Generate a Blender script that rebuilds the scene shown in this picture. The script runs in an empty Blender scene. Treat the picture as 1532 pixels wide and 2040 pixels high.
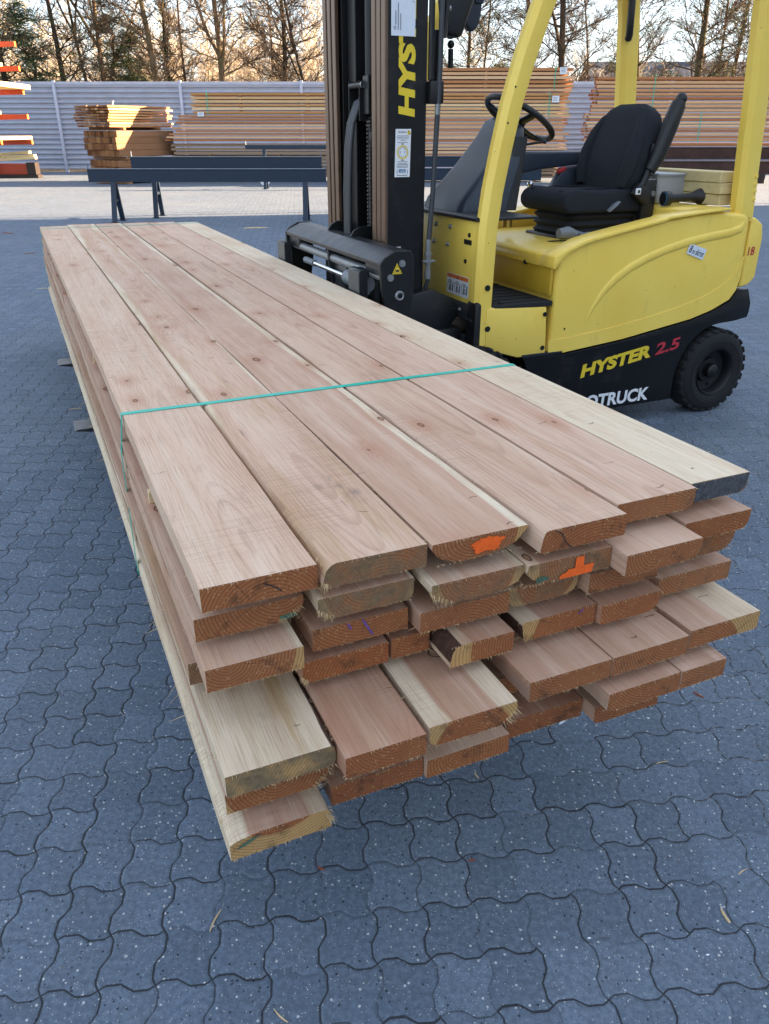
import bpy, bmesh, math, random
from mathutils import Vector, Matrix, noise as mnoise

# ---------------------------------------------------------------- camera, world, sun, exposure
SC = bpy.context.scene
COL = SC.collection
R = math.radians
SUN_EL, SUN_AZ = R(15), R(12)              # elevation; azimuth measured from +X towards +Y
cam_d = bpy.data.cameras.new('camera')
cam = bpy.data.objects.new('camera', cam_d)
COL.objects.link(cam)
cam_d.sensor_fit = 'VERTICAL'
cam_d.sensor_height = 24.0
cam_d.lens = 24.0 * 1560 / 2040
cam_d.clip_start = 0.05
cam_d.clip_end = 2000
cam.location = (0, 0, 1.58)
cam.rotation_euler = (R(90 - 25.8555), 0, 0)
SC.camera = cam
SC.view_settings.view_transform = 'Standard'
SC.view_settings.look = 'None'
SC.view_settings.gamma = 1
SC.view_settings.exposure = 4.0
SC.cycles.max_bounces = 6

world = bpy.data.worlds.new('World')
SC.world = world
world.use_nodes = True
wt = world.node_tree
for n_ in list(wt.nodes):
    wt.nodes.remove(n_)
w_out = wt.nodes.new('ShaderNodeOutputWorld')
w_bg = wt.nodes.new('ShaderNodeBackground')
w_sky = wt.nodes.new('ShaderNodeTexSky')
w_sky.sky_type = 'NISHITA'
w_sky.sun_disc = False
w_sky.sun_elevation = SUN_EL
w_sky.sun_rotation = R(90) - SUN_AZ
w_sky.air_density = 1.0
w_sky.dust_density = 0.6
w_sky.ozone_density = 1.0
w_bg.inputs['Strength'].default_value = 0.05
# thin broken cloud over the sky
w_tc = wt.nodes.new('ShaderNodeTexCoord')
w_map = wt.nodes.new('ShaderNodeMapping')
w_map.inputs['Scale'].default_value = (1.0, 1.0, 3.2)
w_noi = wt.nodes.new('ShaderNodeTexNoise')
w_noi.inputs['Scale'].default_value = 3.4
w_noi.inputs['Detail'].default_value = 7
w_noi.inputs['Roughness'].default_value = 0.58
w_rmp = wt.nodes.new('ShaderNodeValToRGB')
w_rmp.color_ramp.elements[0].position = 0.44
w_rmp.color_ramp.elements[0].color = (0.72, 0.72, 0.72, 1)
w_rmp.color_ramp.elements[1].position = 0.62
w_rmp.color_ramp.elements[1].color = (0.9, 0.9, 0.9, 1)
w_mix = wt.nodes.new('ShaderNodeMix')
w_mix.data_type = 'RGBA'
w_mix.inputs['B'].default_value = (1.36, 1.50, 1.78, 1)
wt.links.new(w_tc.outputs['Generated'], w_map.inputs['Vector'])
wt.links.new(w_map.outputs['Vector'], w_noi.inputs['Vector'])
wt.links.new(w_noi.outputs['Fac'], w_rmp.inputs['Fac'])
wt.links.new(w_rmp.outputs['Color'], w_mix.inputs['Factor'])
wt.links.new(w_sky.outputs['Color'], w_mix.inputs['A'])
wt.links.new(w_mix.outputs['Result'], w_bg.inputs['Color'])
wt.links.new(w_bg.outputs['Background'], w_out.inputs['Surface'])

sun_d = bpy.data.lights.new('sun', 'SUN')
sun_d.energy = 3.0
sun_d.angle = R(0.5)
sun_d.color = (1.0, 0.70, 0.43)
sun = bpy.data.objects.new('sun', sun_d)
COL.objects.link(sun)
sdir = Vector((math.cos(SUN_EL) * math.cos(SUN_AZ), math.cos(SUN_EL) * math.sin(SUN_AZ), math.sin(SUN_EL)))
sun.rotation_euler = (-sdir).to_track_quat('-Z', 'Y').to_euler()
sun.location = sdir * 60

# ---------------------------------------------------------------- helpers
YAW = R(23.9)
EX = Vector((math.cos(YAW), math.sin(YAW), 0))      # truck axis, forks to counterweight
EY = Vector((-math.sin(YAW), math.cos(YAW), 0))     # along the bundle, away from the viewer


def W(s, t, z=0.0):
    return EX * s + EY * t + Vector((0, 0, z))


def C(h, a=1.0):
    h = h.lstrip('#')
    out = []
    for i in (0, 2, 4):
        c = int(h[i:i + 2], 16) / 255
        out.append(c / 12.92 if c <= 0.04045 else ((c + 0.055) / 1.055) ** 2.4)
    return (out[0], out[1], out[2], a)


class MB:
    """collects shapes, becomes one mesh object"""
    def __init__(self):
        self.v, self.f, self.m = [], [], []

    def add(self, vs, fs, mi=0):
        o = len(self.v)
        self.v += [tuple(p) for p in vs]
        self.f += [tuple(i + o for i in f) for f in fs]
        self.m += [mi] * len(fs)
        return self

    def add_bm(self, bm, mi=0, M=None):
        bm.verts.ensure_lookup_table()
        bm.verts.index_update()
        self.add([(M @ v.co) if M else v.co.copy() for v in bm.verts], [[v.index for v in f.verts] for f in bm.faces], mi)
        bm.free()
        return self

    def box(self, a, b, bev=0.0, seg=2, mi=0, M=None):
        bm = bmesh.new()
        bmesh.ops.create_cube(bm, size=1)
        a, b = Vector(a), Vector(b)
        for v in bm.verts:
            v.co = Vector(((a.x + b.x) / 2 + v.co.x * (b.x - a.x), (a.y + b.y) / 2 + v.co.y * (b.y - a.y), (a.z + b.z) / 2 + v.co.z * (b.z - a.z)))
        if bev > 0:
            bmesh.ops.bevel(bm, geom=bm.edges[:], offset=bev, segments=seg, profile=0.5, affect='EDGES')
        return self.add_bm(bm, mi, M)

    def prism(self, prof, t0, t1, bev=0.0, seg=2, mi=0, axis='y', M=None):
        """polygon prof of (a, b) swept along axis: y -> (a, t, b); x -> (t, a, b); z -> (a, b, t)"""
        def P(p, t):
            return {'y': (p[0], t, p[1]), 'x': (t, p[0], p[1]), 'z': (p[0], p[1], t)}[axis]
        bm = bmesh.new()
        A = [bm.verts.new(P(p, t0)) for p in prof]
        B = [bm.verts.new(P(p, t1)) for p in prof]
        n = len(prof)
        for i in range(n):
            bm.faces.new((A[i], A[(i + 1) % n], B[(i + 1) % n], B[i]))
        bm.faces.new(A[::-1])
        bm.faces.new(B)
        bmesh.ops.recalc_face_normals(bm, faces=bm.faces[:])
        if bev > 0:
            es = [e for e in bm.edges if e.calc_face_angle(0) > R(28)]
            bmesh.ops.bevel(bm, geom=es, offset=bev, segments=seg, profile=0.5, affect='EDGES', clamp_overlap=True)
        return self.add_bm(bm, mi, M)

    def tube(self, pts, r, k=8, mi=0, caps=True, up=None, sq=(1, 1), closed=False):
        pts = [Vector(p) for p in pts]
        n = len(pts)
        rs = r if isinstance(r, (list, tuple)) else [r] * n
        vs, fs = [], []
        prev = None
        for i, p in enumerate(pts):
            if closed:
                d = pts[(i + 1) % n] - pts[i - 1]
            else:
                d = pts[min(i + 1, n - 1)] - pts[max(i - 1, 0)]
            if d.length < 1e-9:
                d = Vector((0, 0, 1))
            d.normalize()
            if prev is None:
                u = Vector(up) if up else (Vector((0, 0, 1)) if abs(d.z) < 0.9 else Vector((1, 0, 0)))
            else:
                u = prev
            u = u - d * u.dot(d)
            if u.length < 1e-6:
                u = d.orthogonal()
            u.normalize()
            prev = u
            w = d.cross(u)
            for j in range(k):
                a = 2 * math.pi * (j + 0.5) / k
                vs.append(p + u * (math.cos(a) * rs[i] * sq[0]) + w * (math.sin(a) * rs[i] * sq[1]))
        m = n if closed else n - 1
        for i in range(m):
            for j in range(k):
                a, b = i * k + j, i * k + (j + 1) % k
                c, d2 = ((i + 1) % n) * k + (j + 1) % k, ((i + 1) % n) * k + j
                fs.append((a, b, c, d2))
        if caps and not closed:
            fs.append(tuple(range(k))[::-1])
            fs.append(tuple((n - 1) * k + j for j in range(k)))
        return self.add(vs, fs, mi)

    def cyl(self, p0, p1, r, k=16, mi=0, r1=None):
        return self.tube([p0, p1], [r, r if r1 is None else r1], k, mi)

    def lathe(self, prof, c, axis='y', k=32, mi=0, closed=False):
        """prof of (radius, along); turned about axis through c"""
        vs, fs = [], []
        n = len(prof)
        c = Vector(c)
        for j in range(k):
            a = 2 * math.pi * j / k
            ca, sa = math.cos(a), math.sin(a)
            for r, h in prof:
                q = {'y': (r * ca, h, r * sa), 'z': (r * ca, r * sa, h), 'x': (h, r * ca, r * sa)}[axis]
                vs.append(c + Vector(q))
        for j in range(k):
            for i in range(n if closed else n - 1):
                a, b = j * n + i, j * n + (i + 1) % n
                c2, d = ((j + 1) % k) * n + (i + 1) % n, ((j + 1) % k) * n + i
                fs.append((a, b, c2, d))
        return self.add(vs, fs, mi)

    def ball(self, c, r, k=12, mi=0, sc=(1, 1, 1)):
        bm = bmesh.new()
        bmesh.ops.create_uvsphere(bm, u_segments=k, v_segments=max(6, k // 2), radius=r)
        for v in bm.verts:
            v.co = Vector((v.co.x * sc[0], v.co.y * sc[1], v.co.z * sc[2])) + Vector(c)
        return self.add_bm(bm, mi)

    def loft(self, rings, mi=0, caps=True):
        n = len(rings[0])
        vs = [p for r_ in rings for p in r_]
        fs = []
        for i in range(len(rings) - 1):
            for j in range(n):
                fs.append((i * n + j, i * n + (j + 1) % n, (i + 1) * n + (j + 1) % n, (i + 1) * n + j))
        if caps:
            fs.append(tuple(range(n))[::-1])
            fs.append(tuple((len(rings) - 1) * n + j for j in range(n)))
        return self.add(vs, fs, mi)


def mesh_of(name, mb, mats, org=(0, 0, 0), smooth=35, fix=True):
    me = bpy.data.meshes.new(name)
    ox, oy, oz = org
    me.from_pydata([(x - ox, y - oy, z - oz) for x, y, z in mb.v], [], mb.f)
    for m in (mats if isinstance(mats, (list, tuple)) else [mats]):
        me.materials.append(m)
    me.polygons.foreach_set('material_index', mb.m)
    if fix:
        bm = bmesh.new()
        bm.from_mesh(me)
        bmesh.ops.recalc_face_normals(bm, faces=bm.faces[:])
        bm.to_mesh(me)
        bm.free()
    if smooth:
        me.polygons.foreach_set('use_smooth', [True] * len(me.polygons))
        me.set_sharp_from_angle(angle=R(smooth))
    me.update()
    return me


def obj(name, mb, mats, parent=None, org=(0, 0, 0), smooth=35, loc=None, rz=0.0, fix=True, label=None):
    o = bpy.data.objects.new(name, mesh_of(name, mb, mats, org, smooth, fix))
    COL.objects.link(o)
    if parent is not None:
        o.parent = parent
    if loc is not None:
        o.location = loc
        o.rotation_euler = (0, 0, rz)
    if label:
        o['label'] = label
    return o


def thing(name, label, cat, loc=(0, 0, 0), rz=0.0, group=None):
    o = bpy.data.objects.new(name, None)
    COL.objects.link(o)
    o.empty_display_size = 0.2
    o.location = loc
    o.rotation_euler = (0, 0, rz)
    return tag(o, label, cat, group)


def tag(o, label, cat, group=None):
    o['label'] = label
    o['category'] = cat
    if group:
        o['group'] = group
    return o


def structure(o):
    o['kind'] = 'structure'
    return o


def stuff(o, label=None, cat=None):
    o['kind'] = 'stuff'
    if label:
        o['label'] = label
    if cat:
        o['category'] = cat
    return o


def copy_tree(o, parent=None):
    c = o.copy()
    COL.objects.link(c)
    c.parent = parent
    for ch in list(o.children):
        copy_tree(ch, c)
    return c


def text_pts(body, w, h, shear=0.0, bold=0.0):
    """flat letters scaled to a w x h box: (verts, faces) in x, y"""
    cu = bpy.data.curves.new('letters', 'FONT')
    cu.body = body
    cu.size = 1.0
    cu.offset = bold
    cu.resolution_u = 4
    to = bpy.data.objects.new('letters', cu)
    COL.objects.link(to)
    dg = bpy.context.evaluated_depsgraph_get()
    me = bpy.data.meshes.new_from_object(to.evaluated_get(dg))
    vs = [Vector((v.co.x, v.co.y)) for v in me.vertices]
    fs = [tuple(p.vertices) for p in me.polygons]
    bpy.data.objects.remove(to)
    bpy.data.curves.remove(cu)
    bpy.data.meshes.remove(me)
    x0, x1 = min(v.x for v in vs), max(v.x for v in vs)
    y0, y1 = min(v.y for v in vs), max(v.y for v in vs)
    out = []
    for v in vs:
        y = (v.y - y0) / (y1 - y0) * h
        x = (v.x - x0) / (x1 - x0) * (w - shear * h) + shear * y
        out.append((x, y))
    return out, fs


def put_text(mb, body, o, ex, ey, w, h, shear=0.0, bold=0.0, mi=0):
    vs, fs = text_pts(body, w, h, shear, bold)
    o, ex, ey = Vector(o), Vector(ex).normalized(), Vector(ey).normalized()
    return mb.add([o + ex * x + ey * y for x, y in vs], fs, mi)


def flat(mb, pts2, o, ex, ey, mi=0):
    o, ex, ey = Vector(o), Vector(ex).normalized(), Vector(ey).normalized()
    return mb.add([o + ex * x + ey * y for x, y in pts2], [tuple(range(len(pts2)))], mi)


def ring2(cx, cy, r0, r1, k=24):
    vs = []
    for j in range(k):
        a = 2 * math.pi * j / k
        vs += [(cx + r0 * math.cos(a), cy + r0 * math.sin(a)), (cx + r1 * math.cos(a), cy + r1 * math.sin(a))]
    fs = [(2 * j, 2 * j + 1, (2 * j + 3) % (2 * k), (2 * j + 2) % (2 * k)) for j in range(k)]
    return vs, fs


def flat_ring(mb, cx, cy, r0, r1, o, ex, ey, mi=0, k=24):
    vs, fs = ring2(cx, cy, r0, r1, k)
    o, ex, ey = Vector(o), Vector(ex).normalized(), Vector(ey).normalized()
    return mb.add([o + ex * x + ey * y for x, y in vs], fs, mi)


# ---------------------------------------------------------------- materials
class NG:
    def __init__(self, name, rough=0.6, metal=0.0, spec=0.5):
        self.mat = bpy.data.materials.new(name)
        self.mat.use_nodes = True
        self.nt = self.mat.node_tree
        self.b = self.nt.nodes['Principled BSDF']
        self.b.inputs['Roughness'].default_value = rough
        self.b.inputs['Metallic'].default_value = metal
        self.b.inputs['Specular IOR Level'].default_value = spec

    def put(self, sock, v):
        if isinstance(v, bpy.types.NodeSocket):
            self.nt.links.new(v, sock)
        else:
            sock.default_value = v

    def node(self, t, ins=None, **props):
        n = self.nt.nodes.new('ShaderNode' + t)
        for k, v in props.items():
            setattr(n, k, v)
        for k, v in (ins or {}).items():
            self.put(n.inputs[k], v)
        return n

    def m(self, op, a, b=0.0, c=0.0, clamp=False):
        n = self.node('Math', {0: a, 1: b, 2: c}, operation=op, use_clamp=clamp)
        return n.outputs[0]

    def comb(self, x, y, z):
        return self.node('CombineXYZ', {0: x, 1: y, 2: z}).outputs[0]

    def sep(self, v):
        return self.node('SeparateXYZ', {0: v}).outputs

    def vm(self, op, a, b=(0, 0, 0)):
        n = self.node('VectorMath', {0: a, 1: b}, operation=op)
        return n.outputs[0]

    def mix(self, f, a, b, blend='MIX'):
        n = self.node('Mix', data_type='RGBA', blend_type=blend)
        self.put(n.inputs['Factor'], f)
        self.put(n.inputs['A'], a)
        self.put(n.inputs['B'], b)
        return n.outputs['Result']

    def ramp(self, f, stops, interp='LINEAR'):
        n = self.node('ValToRGB', {'Fac': f})
        cr = n.color_ramp
        cr.interpolation = interp
        while len(cr.elements) < len(stops):
            cr.elements.new(0.5)
        for e, (p, c) in zip(cr.elements, stops):
            e.position = p
            e.color = c if isinstance(c, tuple) else (c, c, c, 1)
        return n.outputs['Color']

    def noise(self, v, scale, detail=2.0, rough=0.5, dist=0.0):
        return self.node('TexNoise', {'Vector': v, 'Scale': scale, 'Detail': detail, 'Roughness': rough, 'Distortion': dist}).outputs['Fac']

    def vor(self, v, scale, feature='F1', rnd=1.0, dims='3D'):
        return self.node('TexVoronoi', {'Vector': v, 'Scale': scale, 'Randomness': rnd}, feature=feature, voronoi_dimensions=dims)

    def obj(self):
        return self.node('TexCoord').outputs['Object']

    def pos(self):
        return self.node('NewGeometry').outputs['Position']

    def rnd(self):
        return self.node('ObjectInfo').outputs['Random']

    def attr(self, name):
        return self.node('Attribute', attribute_type='OBJECT', attribute_name=name).outputs['Fac']

    def bump(self, h, strength=0.3, dist=0.01):
        n = self.node('Bump', {'Height': h, 'Strength': strength, 'Distance': dist})
        self.put(self.b.inputs['Normal'], n.outputs[0])

    def color(self, c):
        self.put(self.b.inputs['Base Color'], c)

    def rough(self, r):
        self.put(self.b.inputs['Roughness'], r)


def smooth01(g, x, lo, hi):
    n = g.node('MapRange', {0: x, 1: lo, 2: hi, 3: 0.0, 4: 1.0}, interpolation_type='SMOOTHSTEP')
    return n.outputs[0]


def plain(name, col, rough=0.5, metal=0.0, var=0.12, scale=6.0, bump=0.0, bscale=60.0, spec=0.5, coat=0.0):
    g = NG(name, rough, metal, spec)
    p = g.obj()
    n = g.noise(p, scale, 5, 0.6)
    c = col if isinstance(col, tuple) else C(col)
    lo = tuple(x * (1 - var) for x in c[:3]) + (1,)
    hi = tuple(min(1, x * (1 + var)) for x in c[:3]) + (1,)
    g.color(g.ramp(n, [(0.3, lo), (0.7, hi)]))
    g.rough(g.m('MULTIPLY_ADD', n, 0.16, rough - 0.08, clamp=True))
    if bump:
        g.bump(g.noise(p, bscale, 4, 0.6), bump, 0.004)
    if coat:
        g.b.inputs['Coat Weight'].default_value = coat
        g.b.inputs['Coat Roughness'].default_value = 0.12
    return g.mat


def wood(name, kind):
    """solid timber in the board's own space: y along the grain, rings about a pith line"""
    g = NG(name, 0.72, 0, 0.25)
    P = g.obj()
    x, y, z = g.sep(P)[0], g.sep(P)[1], g.sep(P)[2]
    gx, gz, sap, tone, seed, grime = [g.attr(n) for n in ('grain_x', 'grain_z', 'sapwood', 'tone', 'seed', 'weathering')]
    off = g.comb(g.m('MULTIPLY', seed, 3.7), g.m('MULTIPLY', seed, 11.3), g.m('MULTIPLY', seed, 5.1))
    Q = g.vm('ADD', P, off)
    w1 = g.m('SUBTRACT', g.noise(g.vm('MULTIPLY', Q, (5.0, 1.1, 5.0)), 1.0, 2.5, 0.5), 0.5)
    w2 = g.m('SUBTRACT', g.noise(g.vm('MULTIPLY', Q, (1.5, 0.75, 1.5)), 1.0, 1.5, 0.5), 0.5)
    # knots
    kq = g.vm('ADD', g.vm('MULTIPLY', Q, (6.5, 3.2, 0.0)), g.comb(g.m('MULTIPLY', g.m('SUBTRACT', g.noise(Q, 60.0, 2), 0.5), 0.02), g.m('MULTIPLY', g.m('SUBTRACT', g.noise(Q, 47.0, 2), 0.5), 0.02), 0.0))
    kv = g.vor(kq, 1.0, dims='2D')
    kd = kv.outputs['Distance']
    kcol = g.sep(kv.outputs['Color'])
    kon = g.m('GREATER_THAN', kcol[0], 0.70)
    ksz = g.m('MULTIPLY_ADD', g.m('POWER', kcol[1], 2.0), 0.055, 0.020)
    kn = g.m('DIVIDE', kd, ksz)
    kflow = g.m('MULTIPLY', g.m('POWER', 2.718, g.m('MULTIPLY', g.m('MULTIPLY', kd, kd), -22.0)), kon)
    xx = g.m('ADD', g.m('SUBTRACT', x, gx), g.m('MULTIPLY', w1, 0.022))
    zz = g.m('ADD', g.m('SUBTRACT', z, gz), g.m('MULTIPLY', w2, 0.085))
    r = g.m('SQRT', g.m('ADD', g.m('MULTIPLY', xx, xx), g.m('MULTIPLY', zz, zz)))
    r = g.m('ADD', r, g.m('MULTIPLY', kflow, 0.010))
    rr = g.m('ADD', g.m('DIVIDE', r, 0.0050 if kind == 'face' else 0.0066), g.m('MULTIPLY', w1, 0.6))
    fr = g.m('FRACT', rr)
    late = g.m('MULTIPLY', smooth01(g, fr, 0.45, 0.93), g.m('SUBTRACT', 1.0, smooth01(g, fr, 0.94, 1.0)))
    ringvar = g.noise(g.comb(g.m('MULTIPLY', rr, 0.35), seed, 0.0), 1.0, 1.0)
    fibre = g.noise(g.vm('MULTIPLY', Q, (420.0, 9.0, 420.0)), 1.0, 3, 0.6)
    blot = g.noise(g.vm('MULTIPLY', Q, (9.0, 1.6, 9.0)), 1.0, 4, 0.6)
    sapm = smooth01(g, g.m('ADD', r, g.m('MULTIPLY', w1, 0.012)), g.m('SUBTRACT', sap, 0.002), g.m('ADD', sap, 0.004))
    if kind == 'face':
        heart = g.mix(tone, C('#dabda5'), C('#8f5238'))  # high tone: redder wood with lower-layer shade put into the colour
        rv = g.node('TexWhiteNoise', {'W': seed}, noise_dimensions='1D').outputs['Color']
        rvs = g.sep(rv)
        heart = g.mix(g.m('MULTIPLY', rvs[0], 0.55), heart, g.mix(tone, C('#d0a490'), C('#7f4128')))
        heart = g.mix(g.m('MULTIPLY', rvs[1], 0.45), heart, g.mix(tone, C('#d8c3a6'), C('#aa7a55')))
        heart = g.mix(g.m('MULTIPLY', blot, 0.6), heart, C('#e0c8b0'))
        sapc = g.mix(blot, C('#e2d4bb'), C('#d4c1a2'))
        base = g.mix(sapm, heart, sapc)
        lat = g.mix(sapm, C('#97705a'), C('#b8a27e'))
        stk = g.noise(g.vm('MULTIPLY', Q, (34.0, 0.45, 34.0)), 1.0, 4, 0.65)
        base = g.mix(g.m('MULTIPLY', smooth01(g, stk, 0.45, 0.75), 0.30), base, g.mix(tone, C('#bf9068'), C('#8d5635')))
        base = g.mix(g.m('MULTIPLY', smooth01(g, stk, 0.50, 0.25), 0.35), base, C('#e3d3bf'))
        patch = smooth01(g, g.noise(g.vm('MULTIPLY', Q, (7.0, 1.5, 7.0)), 1.0, 4, 0.6), 0.35, 0.68)
        base = g.mix(g.m('MULTIPLY', patch, 0.30), base, g.mix(tone, C('#c99a7b'), C('#7a4229')))
        base = g.mix(g.m('MULTIPLY', g.m('MULTIPLY', kflow, 1.0), 0.45), base, C('#a8694a'))
        stain = g.noise(g.vm('MULTIPLY', Q, (12.0, 0.9, 12.0)), 1.0, 5, 0.65)
        base = g.mix(g.m('MULTIPLY', smooth01(g, stain, 0.5, 0.72), g.m('MULTIPLY', grime, 0.9)), base, C('#a98a55'))
        k = g.m('MULTIPLY', late, g.m('MULTIPLY', g.m('MULTIPLY_ADD', ringvar, 0.66, -0.08, clamp=True), g.m('MULTIPLY_ADD', patch, 1.1, 0.25)))
        c = g.mix(k, base, lat)
        c = g.mix(g.m('MULTIPLY', smooth01(g, fibre, 0.48, 0.70), 0.36), c, C('#8c6b55'))
        # sawn fuzz, cross marks of the saw
        saw = g.noise(g.vm('MULTIPLY', Q, (9.0, 330.0, 9.0)), 1.0, 2, 0.6)
        sawreg = smooth01(g, g.noise(g.vm('MULTIPLY', Q, (3.0, 1.2, 3.0)), 1.0, 2), 0.45, 0.7)
        c = g.mix(g.m('MULTIPLY', g.m('MULTIPLY', smooth01(g, saw, 0.5, 0.62), sawreg), 0.28), c, C('#7d5c48'))
        tv = g.vm('MULTIPLY', Q, (11.0, 7.0, 0.0))
        tv = g.vm('ADD', tv, g.comb(0.0, g.m('MULTIPLY', g.noise(Q, 26.0, 2), 0.25), 0.0))
        tk = g.vor(tv, 1.0, dims='2D')
        tp = g.sep(g.vm('ABSOLUTE', g.vm('SUBTRACT', tv, tk.outputs['Position'])))
        tc = g.sep(tk.outputs['Color'])
        tick = g.m('MULTIPLY', g.m('LESS_THAN', tp[0], g.m('MULTIPLY_ADD', tc[1], 0.16, 0.02)), g.m('LESS_THAN', tp[1], g.m('MULTIPLY_ADD', tc[2], 0.013, 0.004)))
        tick = g.m('MULTIPLY', tick, g.m('GREATER_THAN', tc[0], 0.74))
        c = g.mix(g.m('MULTIPLY', tick, 0.6), c, C('#4a3020'))
        # short dark checks and blue-grey smudges
        chk = g.noise(g.vm('MULTIPLY', Q, (60.0, 2.6, 60.0)), 1.0, 3, 0.7)
        c = g.mix(g.m('MULTIPLY', smooth01(g, chk, 0.70, 0.78), 0.55), c, C('#54382a'))
        smd = g.noise(g.vm('MULTIPLY', Q, (14.0, 5.0, 14.0)), 1.0, 5, 0.7)
        c = g.mix(g.m('MULTIPLY', smooth01(g, smd, 0.60, 0.76), g.m('MULTIPLY_ADD', grime, 0.5, 0.22)), c, C('#6d6257'))
    else:
        heart = g.mix(tone, C('#9c5c35'), C('#7c3c20'))  # darker ends include the shade between the layers
        rvs = g.sep(g.node('TexWhiteNoise', {'W': seed}, noise_dimensions='1D').outputs['Color'])
        heart = g.mix(g.m('MULTIPLY', rvs[0], 0.7), heart, C('#946a4c'))
        heart = g.mix(g.m('MULTIPLY', rvs[1], 0.5), heart, C('#8a4a30'))
        heart = g.mix(g.m('MULTIPLY', blot, 0.7), heart, C('#ae7343'))
        sapc = C('#b9935f')
        base = g.mix(sapm, heart, sapc)
        c = g.mix(g.m('MULTIPLY', late, 0.62), base, g.mix(sapm, C('#5d2f1c'), C('#7c5630')))
        ang = g.m('ARCTAN2', zz, xx)
        ray = g.noise(g.comb(g.m('MULTIPLY', ang, 26.0), g.m('MULTIPLY', seed, 9.0), g.m('MULTIPLY', r, 8.0)), 1.0, 2, 0.6)
        c = g.mix(g.m('MULTIPLY', smooth01(g, ray, 0.64, 0.70), 0.75), c, C('#2b1810'))
        fz = g.vor(Q, 420.0)
        fzc = g.sep(fz.outputs['Color'])
        c = g.mix(g.m('MULTIPLY', g.m('GREATER_THAN', fzc[0], 0.965), 0.3), c, C('#d9b98c'))
        st = g.noise(g.vm('MULTIPLY', Q, (18.0, 18.0, 18.0)), 1.0, 5, 0.7)
        c = g.mix(g.m('MULTIPLY', smooth01(g, st, 0.54, 0.70), 0.7), c, C('#3d2a1e'))
        gr = g.m('MULTIPLY', smooth01(g, st, 0.25, 0.6), grime)
        c = g.mix(gr, c, g.mix(g.noise(Q, 90.0, 3), C('#8f7a5c'), C('#4a4338')))
        saw = g.noise(g.vm('MULTIPLY', Q, (220.0, 30.0, 30.0)), 1.0, 3, 0.6)
    if kind == 'face':
        krim = g.m('MULTIPLY', smooth01(g, kn, 0.55, 0.85), g.m('SUBTRACT', 1.0, smooth01(g, kn, 0.9, 1.25)))
        kin = g.m('SUBTRACT', 1.0, smooth01(g, kn, 0.8, 1.0))
        c = g.mix(g.m('MULTIPLY', g.m('MULTIPLY', kin, kon), 0.7), c, C('#94623f'))
        c = g.mix(g.m('MULTIPLY', g.m('MULTIPLY', krim, kon), 0.9), c, C('#3c2518'))
    g.color(c)
    h = g.m('ADD', g.m('MULTIPLY', fibre, 0.5), g.m('MULTIPLY', saw, 0.9 if kind == 'face' else 1.4))
    h = g.m('SUBTRACT', h, g.m('MULTIPLY', late, 0.35))
    g.bump(h, 0.35 if kind == 'face' else 0.35, 0.0012)
    return g.mat


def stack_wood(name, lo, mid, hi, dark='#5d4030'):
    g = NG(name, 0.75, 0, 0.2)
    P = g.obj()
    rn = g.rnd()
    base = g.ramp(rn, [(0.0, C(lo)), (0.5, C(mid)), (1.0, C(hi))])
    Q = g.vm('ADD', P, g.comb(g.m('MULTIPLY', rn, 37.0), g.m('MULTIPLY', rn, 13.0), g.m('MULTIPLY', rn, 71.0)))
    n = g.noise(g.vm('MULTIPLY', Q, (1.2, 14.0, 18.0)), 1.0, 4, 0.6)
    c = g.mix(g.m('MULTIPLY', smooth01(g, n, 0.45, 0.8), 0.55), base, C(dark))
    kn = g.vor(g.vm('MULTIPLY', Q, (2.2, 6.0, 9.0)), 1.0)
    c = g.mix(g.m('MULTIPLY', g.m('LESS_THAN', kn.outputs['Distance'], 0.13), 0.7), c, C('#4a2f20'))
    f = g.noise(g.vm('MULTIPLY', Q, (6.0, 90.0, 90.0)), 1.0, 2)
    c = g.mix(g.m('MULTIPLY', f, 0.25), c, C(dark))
    g.color(c)
    return g.mat


def end_wood(name):
    g = NG(name, 0.8, 0, 0.2)
    P = g.obj()
    rn = g.rnd()
    Q = g.vm('ADD', P, g.comb(g.m('MULTIPLY', rn, 37.0), g.m('MULTIPLY', rn, 13.0), g.m('MULTIPLY', rn, 71.0)))
    base = g.ramp(rn, [(0.0, C('#5f3c24')), (0.45, C('#7f5433')), (1.0, C('#966c45'))])  # end grain darkened further, shade of the end faces in the colour
    x, y, z = g.sep(P)[0], g.sep(P)[1], g.sep(P)[2]
    ox = g.m('MULTIPLY_ADD', rn, 0.3, -0.15)
    r = g.m('SQRT', g.m('ADD', g.m('POWER', g.m('ADD', y, ox), 2.0), g.m('POWER', g.m('ADD', z, 0.05), 2.0)))
    fr = g.m('FRACT', g.m('DIVIDE', r, 0.02))
    c = g.mix(g.m('MULTIPLY', fr, 0.35), base, C('#5c3620'))
    c = g.mix(g.m('MULTIPLY', smooth01(g, g.noise(Q, 5.0, 4), 0.5, 0.75), 0.5), c, C('#4c3222'))
    g.color(c)
    return g.mat


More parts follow.
